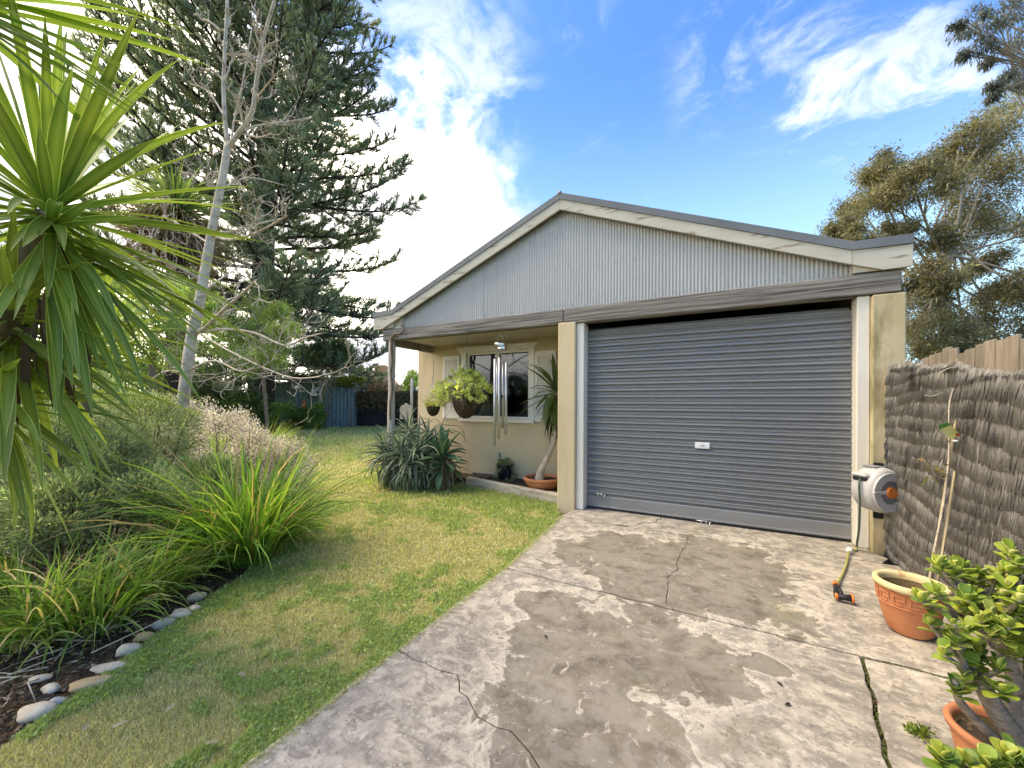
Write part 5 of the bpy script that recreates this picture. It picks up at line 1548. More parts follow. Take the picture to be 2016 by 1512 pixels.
for i, (u, v, a, b, c_, ro, mt, lab) in enumerate(SL):
    p_ = gp(u, v, .0); stone((p_[0], p_[1], -.018), a, b, c_, RA+ro, mt, lab, 300+i)

# ------------------------------------------------------------------ lawn grass
r_ = np.random.default_rng(77)
from_poly = np.array(lawn_poly)
def inside(P, poly):
    x, y = P[:, 0], P[:, 1]; c_ = np.zeros(len(P), bool); n_ = len(poly); j = n_-1
    for i in range(n_):
        xi, yi = poly[i]; xj, yj = poly[j]
        cond = ((yi > y) != (yj > y)) & (x < (xj-xi)*(y-yi)/(yj-yi+1e-12)+xi)
        c_ ^= cond; j = i
    return c_
def vnoise(P, sc, seed):
    q = P*sc; i = np.floor(q).astype(np.int64); f = q-i; f = f*f*(3-2*f)
    def h(a, b):
        v = (a*374761393+b*668265263+seed*1274126177) & 0xffffffff
        v = ((v ^ (v >> 13))*1274126177) & 0xffffffff
        return ((v ^ (v >> 16)) & 0xffff)/65535.0
    x0_, y0_ = i[:, 0], i[:, 1]
    return (h(x0_, y0_)*(1-f[:, 0])+h(x0_+1, y0_)*f[:, 0])*(1-f[:, 1])+(h(x0_, y0_+1)*(1-f[:, 0])+h(x0_+1, y0_+1)*f[:, 0])*f[:, 1]
Ps = []
for k in range(2):
    n = 900000
    # sample evenly over the picture so that near grass gets the most blades
    uu = r_.uniform(-60, 1180, n); vv = 820+(1640-820)*r_.random(n)**1.25
    d = CR[None]*((uu[:, None]-1008)/F_PX)+CU[None]*(-(vv[:, None]-V0)/F_PX)+CF[None]
    t_ = (-.03-CAM[2])/d[:, 2]
    Q = (CAM[None]+d*t_[:, None])
    Q = Q[inside(Q[:, :2], from_poly)]
    Ps.append(Q)
P_ = np.concatenate(Ps)[:330000]
dist = (P_-CAM)@CF
dens = np.clip(vnoise(P_[:, :2], 2.2, 3)*.6+vnoise(P_[:, :2], 6.0, 4)*.4, 0, 1)
green = np.clip(.40*vnoise(P_[:, :2], 1.1, 7)+.32*vnoise(P_[:, :2], 4.1, 8)+.28*vnoise(P_[:, :2], 13, 9), 0, 1)
# moist, lush strips along the house bed, the concrete and the stones; dry worn band down the middle
xe = np.interp(P_[:, 1], [b[1] for b in BED_EDGE], [b[0] for b in BED_EDGE])
dbed = P_[:, 0]-xe
lush = np.exp(-np.clip(dbed, 0, 9)/.30)*.35+np.exp(-np.clip(-.03-P_[:, 0], 0, 9)/.10)*.30*(P_[:, 1] < -.4)
lush += np.exp(-(((P_[:, 0]+1.2)/1.5)**2+((P_[:, 1]-.0)/.40)**2))*.50
far = np.clip((dist-6)/5, 0, 1)
green = np.clip(green+lush*.9-.16+far*.12, 0, 1)
k = np.clip((green-.40)/.14, 0, 1)[:, None]
n = len(P_)
cg = palette([(.36, .43, .15), (.44, .50, .19), (.26, .33, .11)], n, r_, .24)
cdry = palette([(.66, .60, .36), (.58, .54, .30), (.48, .45, .22), (.76, .69, .48), (.42, .34, .20)], n, r_, .2)
pick = (r_.random((n, 1)) < (.12+.80*k)).astype(float)
cl = cg*pick+cdry*(1-pick)
hgt = (.014+.018*r_.random(n)+.010*np.clip(lush, 0, 1)*r_.random(n))*np.clip(dist/3.0, .9, 2.2)*(.75+.5*k[:, 0])
wid = (.0022+.0018*r_.random(n))*np.clip(dist/1.9, 1, 9)
base = P_.copy(); base[:, 2] = -.037
V, Fq = straps(base, r_.uniform(0, 6.283, n), r_.uniform(.35, 1.5, n), hgt*1.25, wid, r_.uniform(0, 1.2, n), r_, 2, wprof=np.array([1, .8, .06]))
ne = 9000                                              # ragged tufts creeping over the concrete edge
ye = r_.uniform(-5.0, -.42, ne); xe_ = np.interp(-ye, [.42, .9, 1.5, 2.1, 3.2, 5.2], [-.135, -.085, -.045, 0, -.005, 0])-.012+r_.normal(0, .012, ne)*(.4+1.2*vnoise(np.stack([ye, ye], -1), 5, 2))
be = np.stack([xe_, ye, np.full(ne, -.02)], -1)
Ve, Fe = straps(be, r_.normal(0, 1.1, ne), r_.uniform(.2, 1.3, ne), r_.uniform(.02, .055, ne), r_.uniform(.0022, .0042, ne), r_.uniform(.2, 1.6, ne), r_, 2, wprof=np.array([1, .8, .06]))
ce = palette([(.34, .42, .14), (.26, .33, .10), (.56, .50, .28)], ne, r_, .2)
Fq = np.concatenate([Fq, Fe+V.shape[0]*V.shape[1]]); V = np.concatenate([V, Ve]); cl = np.concatenate([cl, ce])
bulk('lawn_grass', V.reshape(-1, 3), [Fq], MAT['grass'], None, np.repeat(np.clip(cl, .01, .9), V.shape[1], 0))
tag(bpy.data.objects['lawn_grass'], 'short green and straw-coloured grass of the lawn', 'grass', kind='stuff')
# clover and broad-leaved weeds in the greener parts
kk = np.where((k[:, 0] > .55) & (dist < 5.5) & (r_.random(n) < .15))[0]
nw = len(kk)
PW = P_[kk]+r_.normal(0, .004, (nw, 3)); PW[:, 2] = -.03+r_.random(nw)*.022
DW = r_.normal(size=(nw, 3))*np.array([1, 1, .35])+np.array([0, 0, .15])
VW = leaf_quads(PW, DW, r_.uniform(.010, .022, nw)*np.clip(dist[kk]/2.2, 1, 2), r_.uniform(.007, .014, nw)*np.clip(dist[kk]/2.2, 1, 2), r_)
bulk('lawn_weeds', VW.reshape(-1, 3), quads(nw), MAT['grass'], None, np.repeat(palette([(.33, .43, .16), (.42, .50, .21), (.26, .36, .12)], nw, r_), 4, 0))
tag(bpy.data.objects['lawn_weeds'], 'small clover and broad-leaved weeds through the lawn', 'weeds', kind='stuff')
# fallen leaves on lawn and concrete
i = 0
lm = blade(.05, .022, .3, 4, .15, None, (.42, .34, .20), (.48, .40, .26)).mesh('fallen_leaf')
for (u, v, lab) in ((470, 1325, 'curled pale leaf on the lawn left of the concrete'), (222, 1432, 'pale leaf on the near lawn, left one of a pair'), (163, 1440, 'pale leaf on the near lawn close to the stones'), (430, 1460, 'yellowish leaf lying near the concrete edge'), (345, 1385, 'pale leaf lying on the lawn beside the stones')):
    p_ = gp(u, v, .008); o = bpy.data.objects.new('fallen_leaf', lm); COL.objects.link(o)
    if not lm.materials: lm.materials.append(MAT['dry'])
    o.location = tuple(p_); o.rotation_euler = (.1, -.1, i*1.3); tag(o, lab, 'leaf', 'fallen leaves'); i += 1
nd = 700
pd_ = np.stack([r_.uniform(0, 2.78, nd), -.1-5*r_.random(nd), np.full(nd, .003)], -1)
Vd = leaf_quads(pd_, r_.normal(size=(nd, 3))*np.array([1, 1, .12]), r_.uniform(.003, .014, nd), r_.uniform(.0015, .005, nd), r_)
bulk('leaf_debris', Vd.reshape(-1, 3), quads(nd), MAT['dry'], None, np.repeat(palette([(.05, .04, .03), (.14, .10, .06), (.30, .24, .15), (.62, .58, .5)], nd, r_), 4, 0))
tag(bpy.data.objects['leaf_debris'], 'tiny crumbs of leaf and bark scattered on the concrete', 'debris', kind='stuff')
dm = blade(.032, .014, .2, 4, .2, None, (.03, .022, .018), (.05, .04, .03)).mesh('dark_leaf')
for (u, v, lab) in ((1540, 1350, 'dark leaf on the right of the front slab'), (1556, 1385, 'small dark leaf below the larger dark leaf'), (1072, 1250, 'dark curled leaf near the middle of the front slab')):
    p_ = gp(u, v, .004); o = bpy.data.objects.new('fallen_leaf', dm); COL.objects.link(o)
    if not dm.materials: dm.materials.append(MAT['dry'])
    o.location = tuple(p_); o.rotation_euler = (0, -.05, i*1.7); tag(o, lab, 'leaf', 'fallen leaves'); i += 1

# ------------------------------------------------------------------ pale bare tree
r_ = np.random.default_rng(55)
TD = 4.6
pt = empty('pale_tree', tuple(at(352, 1014, TD)), 'slender bare tree with smooth pale bark rising through the bed', 'tree')
tr = [(350, 1020), (353, 960), (356, 880), (360, 800), (368, 730), (378, 660), (392, 600), (404, 530), (416, 460), (428, 400), (440, 340), (449, 284)]
tw = [33, 31, 29, 28, 27, 26, 25, 23, 21, 20, 19, 18]
m = MB(); P_ = [at(u, v, TD+.02*i) for i, (u, v) in enumerate(tr)]
sp = smooth_path(P_, 4); m.tube(sp, np.interp(np.linspace(0, 1, len(sp)), np.linspace(0, 1, len(tw)), tw)*TD/770*.37, 12)
m.build('trunk', MAT['bark_pale'], pt)
bw = MB(); segs = []
def pale_limb(pts, w0, w1, dd=0.0, twigs=8, depth=0):
    P_ = [at(u, v, TD+.24+dd*i/(len(pts)-1)) for i, (u, v) in enumerate(pts)]
    if depth == 0:
        P_ = [at(u, v, TD+.02*np.interp(pts[0][1], [284, 1020], [11, 0])+dd*i/(len(pts)-1)) for i, (u, v) in enumerate(pts)]
    sp = smooth_path(P_, 5); bw.tube(sp, np.linspace(w0, w1, len(sp))*TD/770*.35, 7)
    for k in range(twigs):
        i = int(r_.integers(len(sp)//4, len(sp)-1)); b = np.array(sp[i]); t_ = unit(np.array(sp[i+1])-b)
        twig(b, unit(t_+r_.normal(0, .75, 3)), r_.uniform(.18, .5), max(w1, 1.6)*.75*TD/770*.5, 2)
def twig(b, d, L, r0, lev):
    pts = [b]; q = b.copy(); dd = d.copy()
    for i in range(5):
        dd = unit(dd+r_.normal(0, .28, 3)+np.array([0, 0, .10])); q = q+dd*L/5; pts.append(q.copy())
    bw.tube(pts, np.linspace(r0, max(r0*.45, .0016), 6), 4, caps=False)
    if lev > 0:
        for k in range(3):
            i = int(r_.integers(1, 6)); twig(pts[i], unit(unit(pts[i]-pts[i-1])+r_.normal(0, .8, 3)), L*r_.uniform(.35, .7), r0*.7, lev-1)
pale_limb([(449, 288), (443, 240), (440, 170), (443, 90), (447, 10), (450, -80)], 13, 8, .2, 8)
pale_limb([(450, 290), (470, 262), (496, 222), (505, 160), (515, 90), (535, 20), (560, -70)], 15, 7, -.3, 9)
pale_limb([(455, 280), (462, 230), (478, 160), (495, 60)], 6, 3, .5, 4)
for pts, w0, w1, dd in [([(388, 655), (410, 640), (440, 610), (480, 575), (505, 550)], 14, 4, -.5), ([(392, 655), (440, 648), (500, 655), (560, 680), (600, 665), (640, 655)], 8, 3, -.9),
                        ([(382, 645), (350, 620), (310, 600), (260, 570)], 8, 3, .5), ([(400, 555), (360, 530), (310, 512), (250, 528)], 10, 4, -.4), ([(418, 460), (460, 455), (510, 440), (555, 430)], 9, 3, .6),
                        ([(420, 462), (450, 472), (500, 460), (540, 440), (565, 425)], 9, 4, -.6), ([(430, 375), (400, 350), (370, 340)], 8, 3, -.3), ([(440, 370), (490, 350), (560, 365)], 7, 3, .7),
                        ([(475, 255), (520, 245), (560, 240), (610, 232)], 7, 3, .4), ([(472, 262), (510, 270), (535, 262)], 7, 3, -.4), ([(370, 730), (420, 710), (470, 730), (495, 725)], 7, 2.5, -.7),
                        ([(442, 230), (410, 180), (375, 165)], 6, 2.5, .4), ([(500, 200), (540, 150), (565, 130)], 5, 2, -.3), ([(366, 735), (330, 730), (300, 745)], 6, 2.5, .4), ([(412, 480), (350, 440), (320, 425)], 6, 2.5, .5),
                        ([(398, 575), (440, 545), (480, 520)], 7, 2.5, .8), ([(384, 650), (450, 690), (560, 740), (630, 742)], 6, 2.2, -1.2)]:
    pale_limb(pts, w0, w1, dd, 6)
bw.build('branches', MAT['bark_pale'], pt)

# ------------------------------------------------------------------ big Norfolk-type pine
r_ = np.random.default_rng(90)
PD = 21.0
pb = at(513, 840, PD); pb[2] = -.1; ptop = at(533, -220, PD)
pine = empty('pine_tree', tuple(pb), 'towering dark pine with tiered upcurved branches behind the garden', 'tree')
m = MB(); zz_ = np.linspace(0, 1, 16)
axis = lambda z: pb+(ptop-pb)*((z-pb[2])/(ptop[2]-pb[2]))
m.tube([pb+(ptop-pb)*t_ for t_ in zz_], [.62*(1-.80*t_)+.05 for t_ in zz_], 14); m.build('trunk', MAT['bark_dark'], pine)
wood = MB(); FP = []; FD = []; FL = []; FT = []
z = 3.3; wi = 0
while z < 27:
    nb = 6; a0 = r_.uniform(0, 6.28)
    for b in range(nb):
        az = a0+b*2*math.pi/nb+r_.normal(0, .16)
        L = (9.7-.14*z)*r_.uniform(.72, 1.08)*(1 if z > 6.5 else .75+.04*z)
        o = axis(z+r_.normal(0, .28)); e0 = r_.normal(.10, .12)+(.12 if z > 9 else -.10)
        h = np.array([math.cos(az), math.sin(az), 0])
        nseg = 9; pts = [o]; q = o.copy(); el = e0
        for i in range(nseg):
            s_ = i/nseg
            el = e0-.22*math.sin(s_*math.pi)*(1 if z < 14 else .4)+.65*s_**3
            q = q+(h*math.cos(el)+np.array([0, 0, math.sin(el)]))*L/nseg; pts.append(q.copy())
        wood.tube(pts, np.linspace(.10, .022, nseg+1), 5, caps=False)
        P = np.array(pts)
        side = np.array([-h[1], h[0], 0])
        ns = int(L/.26)
        for k in range(ns):
            s_ = .16+.84*(k+r_.random())/ns
            f = s_*nseg; i = min(int(f), nseg-1); b0 = P[i]+(P[i+1]-P[i])*(f-i)
            t_ = unit(P[i+1]-P[i])
            sg = 1 if k % 2 else -1
            sl_ = (.35+1.9*(1-s_)**.8*min(1, s_*2.2))*r_.uniform(.6, 1.15)
            d = unit(t_*r_.uniform(.5, 1.0)+side*sg*r_.uniform(.5, 1.0)+np.array([0, 0, r_.normal(.12, .42)]))
            e1 = b0+d*sl_*.55+np.array([0, 0, -.03]); e2 = b0+d*sl_+np.array([0, 0, .10*sl_])
            wood.tube([b0, e1, e2], [.022, .016, .010], 3, caps=False)
            nf = int(15+sl_*34)
            w = r_.random(nf)**.8
            FP.append(np.where(w[:, None] < .55, b0+(e1-b0)*(w/.55)[:, None], e1+(e2-e1)*((w-.55)/.45)[:, None]))
            FD.append(d*.65+np.array([0, 0, .55])+r_.normal(0, .38, (nf, 3)))
            FL.append(np.full(nf, .40)*r_.uniform(.6, 1.15, nf)); FT.append(np.full(nf, 1+r_.normal(0, .22)))
    z += r_.uniform(.78, 1.0); wi += 1
wood.build('branches', MAT['bark_dark'], pine)
P_ = np.concatenate(FP); D = np.concatenate(FD); L = np.concatenate(FL); T_ = np.concatenate(FT); n = len(P_)
V = leaf_quads(P_, D, L, .042+.024*r_.random(n), r_, .3)
cl = np.clip(palette([(.20, .26, .18), (.24, .30, .205), (.15, .20, .13), (.31, .34, .24)], n, r_, .15)*T_[:, None], .006, .4)
bulk('crown', V.reshape(-1, 3), quads(n), MAT['needle'], pine, np.repeat(cl, 4, 0), 'stuff')
NPINE = n

# ------------------------------------------------------------------ leafy trees
def tree(name, label, base, trunk_px, depth, clumps, n_per, Lr, Wr, cols, seed, bark, mat='gumleaf', hang=-.5, group=None, tr_r=(.3, .1), dspread=.06, limb_r=.05, flat=.8):
    r_ = np.random.default_rng(seed)
    t = empty(name, tuple(base), label, 'tree', group)
    m = MB(); tp_ = [np.array(base)]+[at(u, v, depth) for u, v in trunk_px]
    sp = smooth_path(tp_, 4); m.tube(sp, np.linspace(*tr_r, len(sp)), 9); m.build('trunk', bark, t)
    lw = MB(); Ps = []; Ds = []; Ts = []
    for (u, v, r) in clumps:
        dd = depth*(1+r_.normal(0, dspread)); c = at(u, v, dd); R = r*dd/770
        src = np.array(sp[int(r_.integers(len(sp)//2, len(sp)))])
        md = (src+c)/2+r_.normal(0, .12, 3)*np.linalg.norm(c-src)*.5+np.array([0, 0, -.08*np.linalg.norm(c-src)])
        lp_ = smooth_path([src, md, c], 5); lw.tube(lp_, np.linspace(limb_r, limb_r*.3, len(lp_)), 5, caps=False)
        for k in range(9):
            e = c+nunit(r_.normal(size=3))*R*r_.uniform(.5, 1.0)*np.array([1, 1, flat]); i = int(r_.integers(len(lp_)//2, len(lp_)))
            lw.tube([lp_[i], (lp_[i]+e)/2+r_.normal(0, .06, 3)*R, e], [limb_r*.28, limb_r*.2, limb_r*.1], 3, caps=False)
            nn = n_per//9
            Ps.append(e+r_.normal(size=(nn, 3))*R*.30*np.array([1, 1, flat])); Ds.append(nunit(r_.normal(size=(nn, 3)))*.8+np.array([0, 0, hang])); Ts.append(np.full(nn, 1+r_.normal(0, .22)))
    lw.build('branches', bark, t)
    P_ = np.concatenate(Ps); D = np.concatenate(Ds); T_ = np.concatenate(Ts); n = len(P_)
    V = leaf_quads(P_, D, r_.uniform(*Lr, n), r_.uniform(*Wr, n), r_, .15)
    cl = np.clip(palette(cols, n, r_, .18)*T_[:, None], .006, .6)
    bulk('crown', V.reshape(-1, 3), quads(n), MAT[mat], t, np.repeat(cl, 4, 0), 'stuff')
    return t
def gnd(u, depth):
    p = at(u, V0, depth); p[2] = -.1; return p
gum_cl = [(1662, 445, 30), (1690, 405, 34), (1722, 350, 32), (1752, 325, 32), (1790, 330, 36), (1745, 400, 40), (1690, 465, 24), (1775, 450, 28), (1830, 360, 40), (1862, 325, 42), (1900, 300, 46), (1945, 255, 46), (2000, 235, 56), (1880, 410, 44), (1930, 370, 50), (1990, 330, 56), (1985, 420, 54),
          (1850, 470, 34), (1905, 460, 38), (1812, 545, 36), (1850, 560, 34), (1800, 600, 40), (1826, 640, 44), (1870, 655, 40), (1925, 635, 44), (1962, 590, 36), (2006, 560, 40), (1995, 650, 44), (1950, 520, 30), (1800, 670, 40), (1850, 690, 40), (1920, 690, 40), (1990, 700, 40), (2060, 300, 66), (2085, 440, 60), (2070, 580, 60)]
tree('gum_tree', 'large olive-brown gum tree beyond the right fence', gnd(1885, 14), [(1880, 740), (1868, 660), (1855, 600), (1860, 540), (1880, 470)], 14.0, gum_cl, 3000, (.09, .19), (.022, .042),
     [(.21, .19, .11), (.17, .175, .10), (.27, .23, .12), (.12, .13, .08), (.31, .26, .13)], 501, MAT['bark_gum'], hang=-.5, tr_r=(.26, .10), limb_r=.055)
ov = [(1905, 55, 20), (1935, 85, 22), (1960, 35, 24), (1990, 80, 24), (2005, 25, 26), (1900, 100, 14), (1925, 25, 18), (1955, 165, 12), (1958, 185, 10), (1990, 145, 16), (2012, 120, 20), (2020, 160, 18), (1885, 45, 12), (2040, 60, 34), (2060, 120, 36), (1975, 5, 24), (1945, 120, 12)]
tree('overhanging_gum', 'eucalyptus branch hanging into the top right corner', gnd(2330, 6.2), [(2330, 600), (2290, 330), (2220, 180), (2130, 100)], 6.2, ov, 330, (.06, .13), (.010, .020),
     [(.10, .12, .11), (.13, .155, .12), (.08, .095, .10), (.17, .17, .14)], 502, MAT['bark_gum'], hang=-1.1, tr_r=(.17, .05), limb_r=.022)
GA = [(.17, .26, .075), (.24, .33, .11), (.12, .20, .06), (.30, .38, .15)]
tree('wattle_tree', 'feathery bright green tree right of the pale trunk', gnd(530, 12.5), [(520, 760), (515, 700), (512, 640)], 12.5, [(470, 640, 34), (500, 612, 32), (540, 640, 34), (555, 680, 28), (500, 670, 36), (450, 680, 34), (525, 705, 28), (475, 715, 28), (548, 612, 22), (560, 650, 22)], 1300, (.07, .16), (.016, .03), GA, 511, MAT['stem'], 'leaf', -.2, 'leafy trees behind the left bed', (.06, .03), .05, .03)
tree('wattle_tree', 'soft pale green tree between the yucca and the pale trunk', gnd(300, 9.0), [(300, 760), (300, 690), (310, 640)], 9.0, [(260, 570, 34), (300, 560, 36), (340, 575, 36), (370, 600, 34), (260, 620, 36), (310, 630, 40), (355, 650, 36), (405, 640, 26), (280, 680, 34), (330, 700, 34), (230, 660, 34), (415, 600, 20)], 1300, (.06, .13), (.012, .024), GA, 512, MAT['stem'], 'leaf', -.1, 'leafy trees behind the left bed', (.10, .04), .05, .025)
GD = [(.05, .085, .04), (.07, .12, .05), (.10, .15, .065)]
for i, (u, t_, r, zc, lab) in enumerate([(400, 17, (2.1, 1.6, 1.5), 1.2, 'dark evergreen bush behind the pale trunk'), (455, 18, (1.6, 1.4, 1.3), 1.0, 'dark evergreen bush left of the pine trunk'), (330, 15, (1.8, 1.6, 1.6), 1.3, 'dark evergreen bush behind the soft green tree'),
                                         (250, 13, (1.8, 1.6, 1.7), 1.4, 'dark evergreen bush behind the small yucca'), (130, 11, (2.0, 1.6, 1.6), 1.2, 'dark evergreen bush behind the giant yucca'), (10, 10, (2.0, 1.6, 1.7), 1.2, 'dark evergreen bush at the left edge of the picture')]):
    p_ = gnd(u, t_); p_[2] = zc; shrub('evergreen_bush', lab, 'bush', p_, r, 4200, (.10, .22), (.04, .08), GD+GA[:1], 520+i, 60, 'evergreen bushes along the back of the bed', stems=14)
p_ = at(555, 715, 16); shrub('evergreen_bush', 'low pine-like bush hanging over the shed roof edge', 'bush', at(640, 700, 21), (2.0, 1.2, .65), 4200, (.14, .30), (.04, .07), GD, 540, 50, 'evergreen bushes along the back of the bed', stems=14)
# palm with a skirt of dead fronds
r_ = np.random.default_rng(66)
c = at(345, 430, 12.0)
palm = empty('skirted_palm', (c[0], c[1], -.1), 'palm with a thick brown skirt of dead fronds behind the pale tree', 'palm')
m = MB(); m.tube([(c[0], c[1], -.1), (c[0]+.1, c[1], c[2]*.5), tuple(c)], [.28, .25, .22], 9); m.build('trunk', MAT['bark_dark'], palm)
n = 900; az = r_.uniform(0, 6.283, n); zt = r_.uniform(-1.2, .1, n)
base = np.stack([c[0]+np.cos(az)*.35*r_.random(n), c[1]+np.sin(az)*.35*r_.random(n), c[2]+zt], -1)
V, Fq = straps(base, az, r_.uniform(-.3, .5, n), r_.uniform(.9, 1.9, n), r_.uniform(.03, .06, n), r_.uniform(1.3, 2.0, n), r_, 5)
bulk('dead_fronds', V.reshape(-1, 3), [Fq], MAT['dry'], palm, np.repeat(palette([(.26, .18, .10), (.17, .115, .065), (.34, .25, .15)], n, r_), V.shape[1], 0), 'stuff')
n = 360; az = r_.uniform(0, 6.283, n)
V, Fq = straps(np.repeat((c+np.array([0, 0, .15]))[None], n, 0), az, r_.uniform(-.2, 1.4, n), r_.uniform(1.0, 1.9, n), r_.uniform(.04, .07, n), r_.uniform(.4, 1.5, n), r_, 5)
bulk('crown', V.reshape(-1, 3), [Fq], MAT['leaf'], palm, np.repeat(palette(GD+GA, n, r_), V.shape[1], 0), 'stuff')

# ------------------------------------------------------------------ shed, back fence, far house
SA = at(540, 838, 22.5); SB = at(637, 838, 22.8); SC = at(697, 838, 23.0)
shed = empty('garden_shed', (SB[0], SB[1], -.1), 'old blue-green iron shed at the end of the lawn', 'shed')
def ribbed(name, a, b, z0_, z1_, mat, parent, rib=.15, dep=.03):
    a = np.array(a[:2]); b = np.array(b[:2]); L = np.linalg.norm(b-a); d = (b-a)/L; nn = np.array([d[1], -d[0]])
    n = max(4, int(L/rib*4)); vs = []
    for i in range(n+1):
        q = a+d*L*i/n+nn*dep*(1 if i % 4 in (1, 2) else 0)
        vs += [(q[0], q[1], z0_), (q[0], q[1], z1_)]
    m = MB(); m.add(vs, [(2*i, 2*i+2, 2*i+3, 2*i+1) for i in range(n)]); return m.build(name, mat, parent)
ab = lambda t_: SA+(SB-SA)*t_
ribbed('wall_sheet', ab(0), ab(.43), -.1, 2.55, MAT['shed_green'], shed); ribbed('wall_sheet', ab(.435), ab(.52), -.1, 2.55, MAT['shed_blue'], shed); ribbed('wall_sheet', ab(.525), ab(.98), -.1, 2.5, MAT['shed_green'], shed)
ribbed('wall_sheet', SB+(SC-SB)*.04, SC, -.1, 2.35, MAT['shed_blue'], shed, .2)
back = unit(np.cross(np.array([0, 0, 1.0]), SC-SA)); back = back if back@CF > 0 else -back
m = MB(); rf = [SA-back*.35, SC-back*.35, SC+back*3, SA+back*3]
m.add([(p[0], p[1], z_) for p, z_ in zip(rf, (2.72, 2.45, 2.75, 3.0))]+[(p[0], p[1], z_-.08) for p, z_ in zip(rf, (2.72, 2.45, 2.75, 3.0))], [(0, 1, 2, 3), (7, 6, 5, 4), (0, 4, 5, 1), (1, 5, 6, 2), (2, 6, 7, 3), (3, 7, 4, 0)])
m.build('roof', MAT['rust'], shed)
m = MB(); e = SC+back*3; m.add([(SC[0], SC[1], -.1), (e[0], e[1], -.1), (e[0], e[1], 2.7), (SC[0], SC[1], 2.35)], [(0, 1, 2, 3)]); m.build('side_sheet', MAT['shed_blue'], shed)
pp = SB-back*.5; m = MB(); m.tube([(pp[0], pp[1], -.1), (pp[0], pp[1], 2.6)], .09, 8); m.build('post', MAT['post'], shed)
s1 = at(613, 765, 22.3); m = slab4(s1, s1+CR*.26+[0, 0, -.05], s1+CR*.32+[0, 0, -.42], s1+CR*.06+[0, 0, -.38], .02); m.build('hung_plate', MAT['tag_w'], shed)
m = MB(); q = at(627, 766, 22.3); m.lathe([(.001, -.02), (.12, -.02), (.14, 0), (.12, .02), (.001, .02)], (0, 0, 0), 16)
m.v = [(q[0]+CR[0]*x-CF[0]*z_, q[1]+CR[1]*x-CF[1]*z_, q[2]+y) for x, y, z_ in m.v]; m.build('hung_disc', MAT['tag_w'], shed)
FA = SC+back*.6; FB = at(860, 838, 23.5)
bkf = empty('dark_back_fence', tuple((FA+FB)/2*np.array([1, 1, 0])), 'near-black paling fence closing the end of the lawn', 'fence')
d = unit(FB-FA); L = np.linalg.norm((FB-FA)[:2]); nn = np.array([d[1], -d[0], 0])
k = int(L/.16)
for i in range(k):
    a = FA+d*L*i/k; b = FA+d*(L*(i+.94)/k); th = nn*.03
    m = MB(); m.prism_z([tuple(a[:2]), tuple(b[:2]), tuple((b+th)[:2]), tuple((a+th)[:2])], -.1, 2.05+.03*math.sin(i*2.1)); m.build('paling', MAT['navy'], bkf)
vine = empty('dry_vine', tuple(at(770, 770, 23)), 'brown dry vine sagging over the dark back fence', 'vine')
r_ = np.random.default_rng(70); n = 5200
t_ = r_.random(n); P_ = FA+d*(t_*L)[:, None]; P_[:, 2] = 1.95+.30*np.sin(t_*7)+r_.normal(0, .28, n)-(r_.random(n)**3)*.8; P_ += r_.normal(0, .15, (n, 3)); P_ -= back*.25
V = leaf_quads(P_, r_.normal(size=(n, 3))+[0, 0, -.6], r_.uniform(.10, .28, n), r_.uniform(.02, .06, n), r_)
bulk('dry_leaves', V.reshape(-1, 3), quads(n), MAT['dry'], vine, np.repeat(palette([(.22, .16, .09), (.30, .23, .14), (.14, .10, .06), (.12, .13, .05)], n, r_), 4, 0), 'stuff')
m = MB()
for i in range(30):
    a = FA+d*r_.uniform(0, L)-back*.3; a[2] = r_.uniform(1.4, 2.3); m.tube([a, a+d*.5+[0, 0, r_.normal(0, .2)], a+d*1.0+[0, 0, r_.normal(-.2, .3)]], .012, 4)
m.build('stems', MAT['stem'], vine, 'stuff')
lv = at(715, 752, 22.4); shrub('creeper', 'yellow-green creeper over the corner of the shed roof', 'creeper', at(690, 752, 22.6), (1.1, .5, .28), 1500, (.08, .18), (.05, .09), [(.22, .26, .07), (.15, .19, .05)], 601, 30, stems=8)
# rose bushes with orange blooms
for i, (u, t_, r, zc, lab) in enumerate([(560, 20.0, (.80, .7, .70), .6, 'rose bush with orange blooms left of the shed post'), (598, 20.5, (.8, .7, .55), .5, 'rose bush in front of the green shed wall'), (620, 20.2, (.5, .5, .7), .65, 'tallest rose bush beside the shed post')]):
    p_ = gnd(u, t_); p_[2] = zc
    o = shrub('rose_bush', lab, 'rose bush', p_, r, 1900, (.07, .14), (.05, .09), [(.10, .19, .05), (.15, .25, .08), (.19, .30, .11)], 610+i, 40, 'rose bushes by the shed', stems=12)
    rr_ = np.random.default_rng(i); 
    for k in range((3, 2, 2)[i]):
        bpz = p_+np.array([rr_.normal(0, .45), -.6+rr_.normal(0, .1), rr_.uniform(-.4, .8)]); 
        n = 22; V = leaf_quads(np.repeat(bpz[None], n, 0), rr_.normal(size=(n, 3)), rr_.uniform(.05, .10, n), rr_.uniform(.05, .09, n), rr_)
        bulk('bloom', V.reshape(-1, 3), quads(n), MAT['petal'], o, np.repeat(palette([(.80, .17, .04), (.85, .28, .08)], n, rr_), 4, 0), 'stuff')
